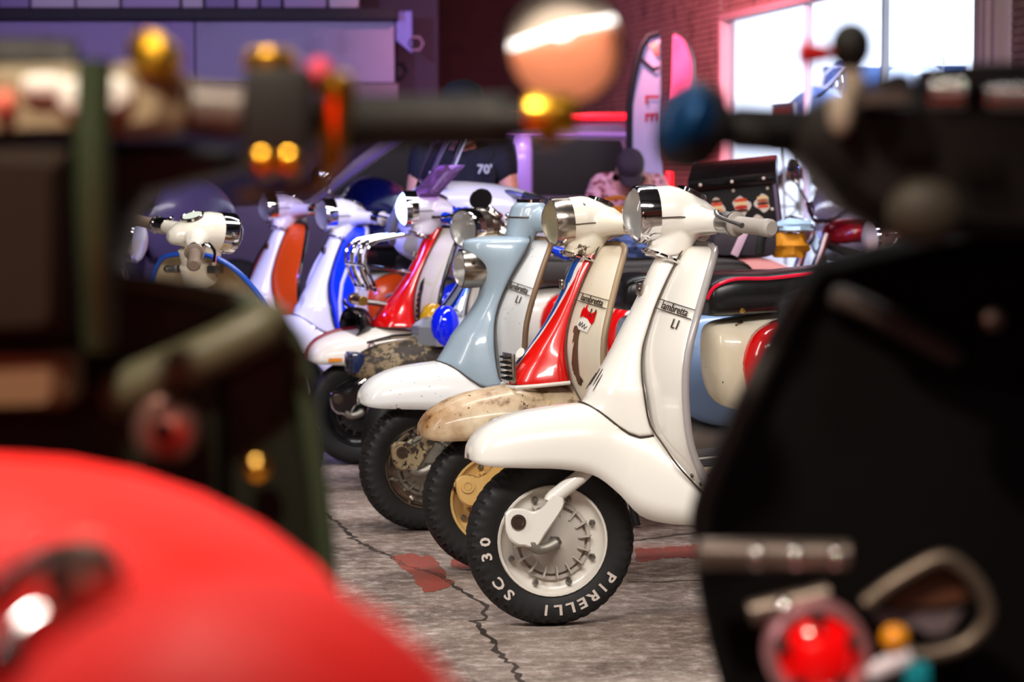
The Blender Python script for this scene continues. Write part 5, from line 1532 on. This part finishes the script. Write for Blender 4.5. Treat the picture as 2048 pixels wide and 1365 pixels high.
bplate([(1750, 1225), (1930, 1222), (1900, 1270), (1860, 1275), (1840, 1250), (1800, 1262), (1760, 1255)], 1.945, .01, mat('dull_lilac_grey', (104, 92, 98), .5), 'bracket_plate', bev=.003)
# head, reservoirs, bars
bplate([(1600, 262), (1640, 210), (1690, 180), (1800, 170), (2480, 150), (2480, 500), (1990, 480), (1800, 470), (1700, 420), (1640, 340), (1598, 300)], 1.86, .14, mat('dark_brown_black_plastic', (24, 19, 18), .5, spec=.3), 'headset', bev=.02)
bplate([(1716, 176), (1826, 172), (1832, 208), (1722, 214)], 1.82, .04, mat('grey_reservoir', (110, 100, 96), .35, .5), 'brake_reservoir', bev=.006)
bplate([(1724, 168), (1800, 140), (1826, 150), (1830, 172)], 1.82, .04, M_blackm, 'reservoir_cap', bev=.004)
for px in range(1868, 1940, 18):
    fb('lamp_bead', ball(Q(px, 186, 1.80), .0055, .006, .012, 10, 8), M_chrome, FB)
for px in range(1985, 2060, 18):
    fb('lamp_bead', ball(Q(px, 192, 1.80), .0065, .006, .010, 10, 8), M_chrome, FB)
bplate([(1850, 130), (1990, 122), (2480, 128), (2480, 172), (1850, 172)], 1.84, .06, M_blackm, 'instrument_hood', bev=.008)
hb2 = fb('handlebar', tube([Q(1640, 270, 1.90), Q(1480, 262, 1.89), Q(1380, 262, 1.88)], .0125, 12), M_blackm, FB)
fb('grip', lathe([(.0215, 0), (.0205, .01), (.0185, .05), (.0175, .118), (.015, .122), (0, .122)], 22, Q(1770, 275, 1.90), (-1, -.02, .06)), M_bk, hb2)
fb('bar_end', lathe([(.014, .0), (.024, .006), (.030, .022), (.029, .032), (.02, .040), (0, .042)], 26, Q(1425, 268, 1.88), (-.86, -.35, .42)), M_teal, hb2)
fb('bar_end_collar', lathe([(.026, -.012), (.034, .0), (.036, .016), (.030, .024)], 26, Q(1402, 262, 1.885), (-.86, -.35, .42)), mat('blackish_rubber', (30, 30, 34), .6), hb2)
fb('cable_clamp', ball(Q(1682, 226, 1.84), .010, .01, .018, 12, 9), mat('pale_taupe_plastic', (170, 156, 140), .4), FB)
stalk = fb('mirror_stalk', tube([Q(1712, 196, 1.86), Q(1704, 150, 1.86), Q(1700, 118, 1.86)], [.011, .009, .008], 10), mat('pale_taupe_plastic', (170, 156, 140)), FB)
fb('mirror_ball', ball(Q(1702, 92, 1.86), .017, .018, .0195, 20, 12), M_blackm, stalk)
fb('red_tip', lathe([(.003, 0), (.007, .010), (.0095, .024), (.009, .030), (0, .031)], 16, Q(1676, 108, 1.86), (-1, 0, .02)), mat('red_plastic_tip', (190, 20, 22), .4), stalk)
fb('khaki_cap', ball(Q(1850, 425, 1.84), .030, .02, .026, 18, 11), mat('khaki_cast_cap', (58, 52, 42), .6), FB)
# lower body and wheels so that it stands
fb('body', box((.62, 2.30, .55), (.50, .50, .46), .15), M_bk, FB)
for y in (2.25, 3.25):
    w_ = fb('rear_wheel' if y < 2.5 else 'front_wheel', lathe([(.14, -.035), (.13, .0), (.14, .035)], 26, (.62, y, .215), (1, 0, 0)), M_alu, FB)
    fb('tyre', tf(tyre_geo(48, False), Matrix.Translation((.62, y, .215)) @ Matrix.Rotation(pi / 2, 4, 'Z')), M_rubber, w_)
fb('chassis', tube([(.62, 2.25, .5), (.62, 2.6, .40), (.62, 3.25, .42)], .04, 10), M_bk, FB)

# ------------------------------------------------------------------ behind the camera: what the little mirror shows
struct(obj('wall_front', box((.6, -3.0, 2.1), (13.0, .2, 4.2), 0), mat('beige_plaster', (196, 180, 162), .8), smooth=False))
struct(obj('trim_3', prism([(-5.5, 0), (6.8, 0), (6.8, 3.4), (-5.5, .66)], -2.90, -2.88), mat('peach_paint_band', (232, 140, 100), .8), smooth=False))
tl_ = thing('tube_lamp', 'white tube lamp on the peach wall, seen in the small round mirror', 'lamp', (0, 0, 0))
obj('tube', cyl((-1.8, -2.82, 1.56), (.6, -2.82, 2.14), .055), mat('lit_tube', (255, 255, 255), .4, 0, 0, (255, 246, 238), 4.0), tl_)
obj('tube_batten', cyl((-1.85, -2.87, 1.55), (.65, -2.87, 2.15), .03), M_white, tl_)
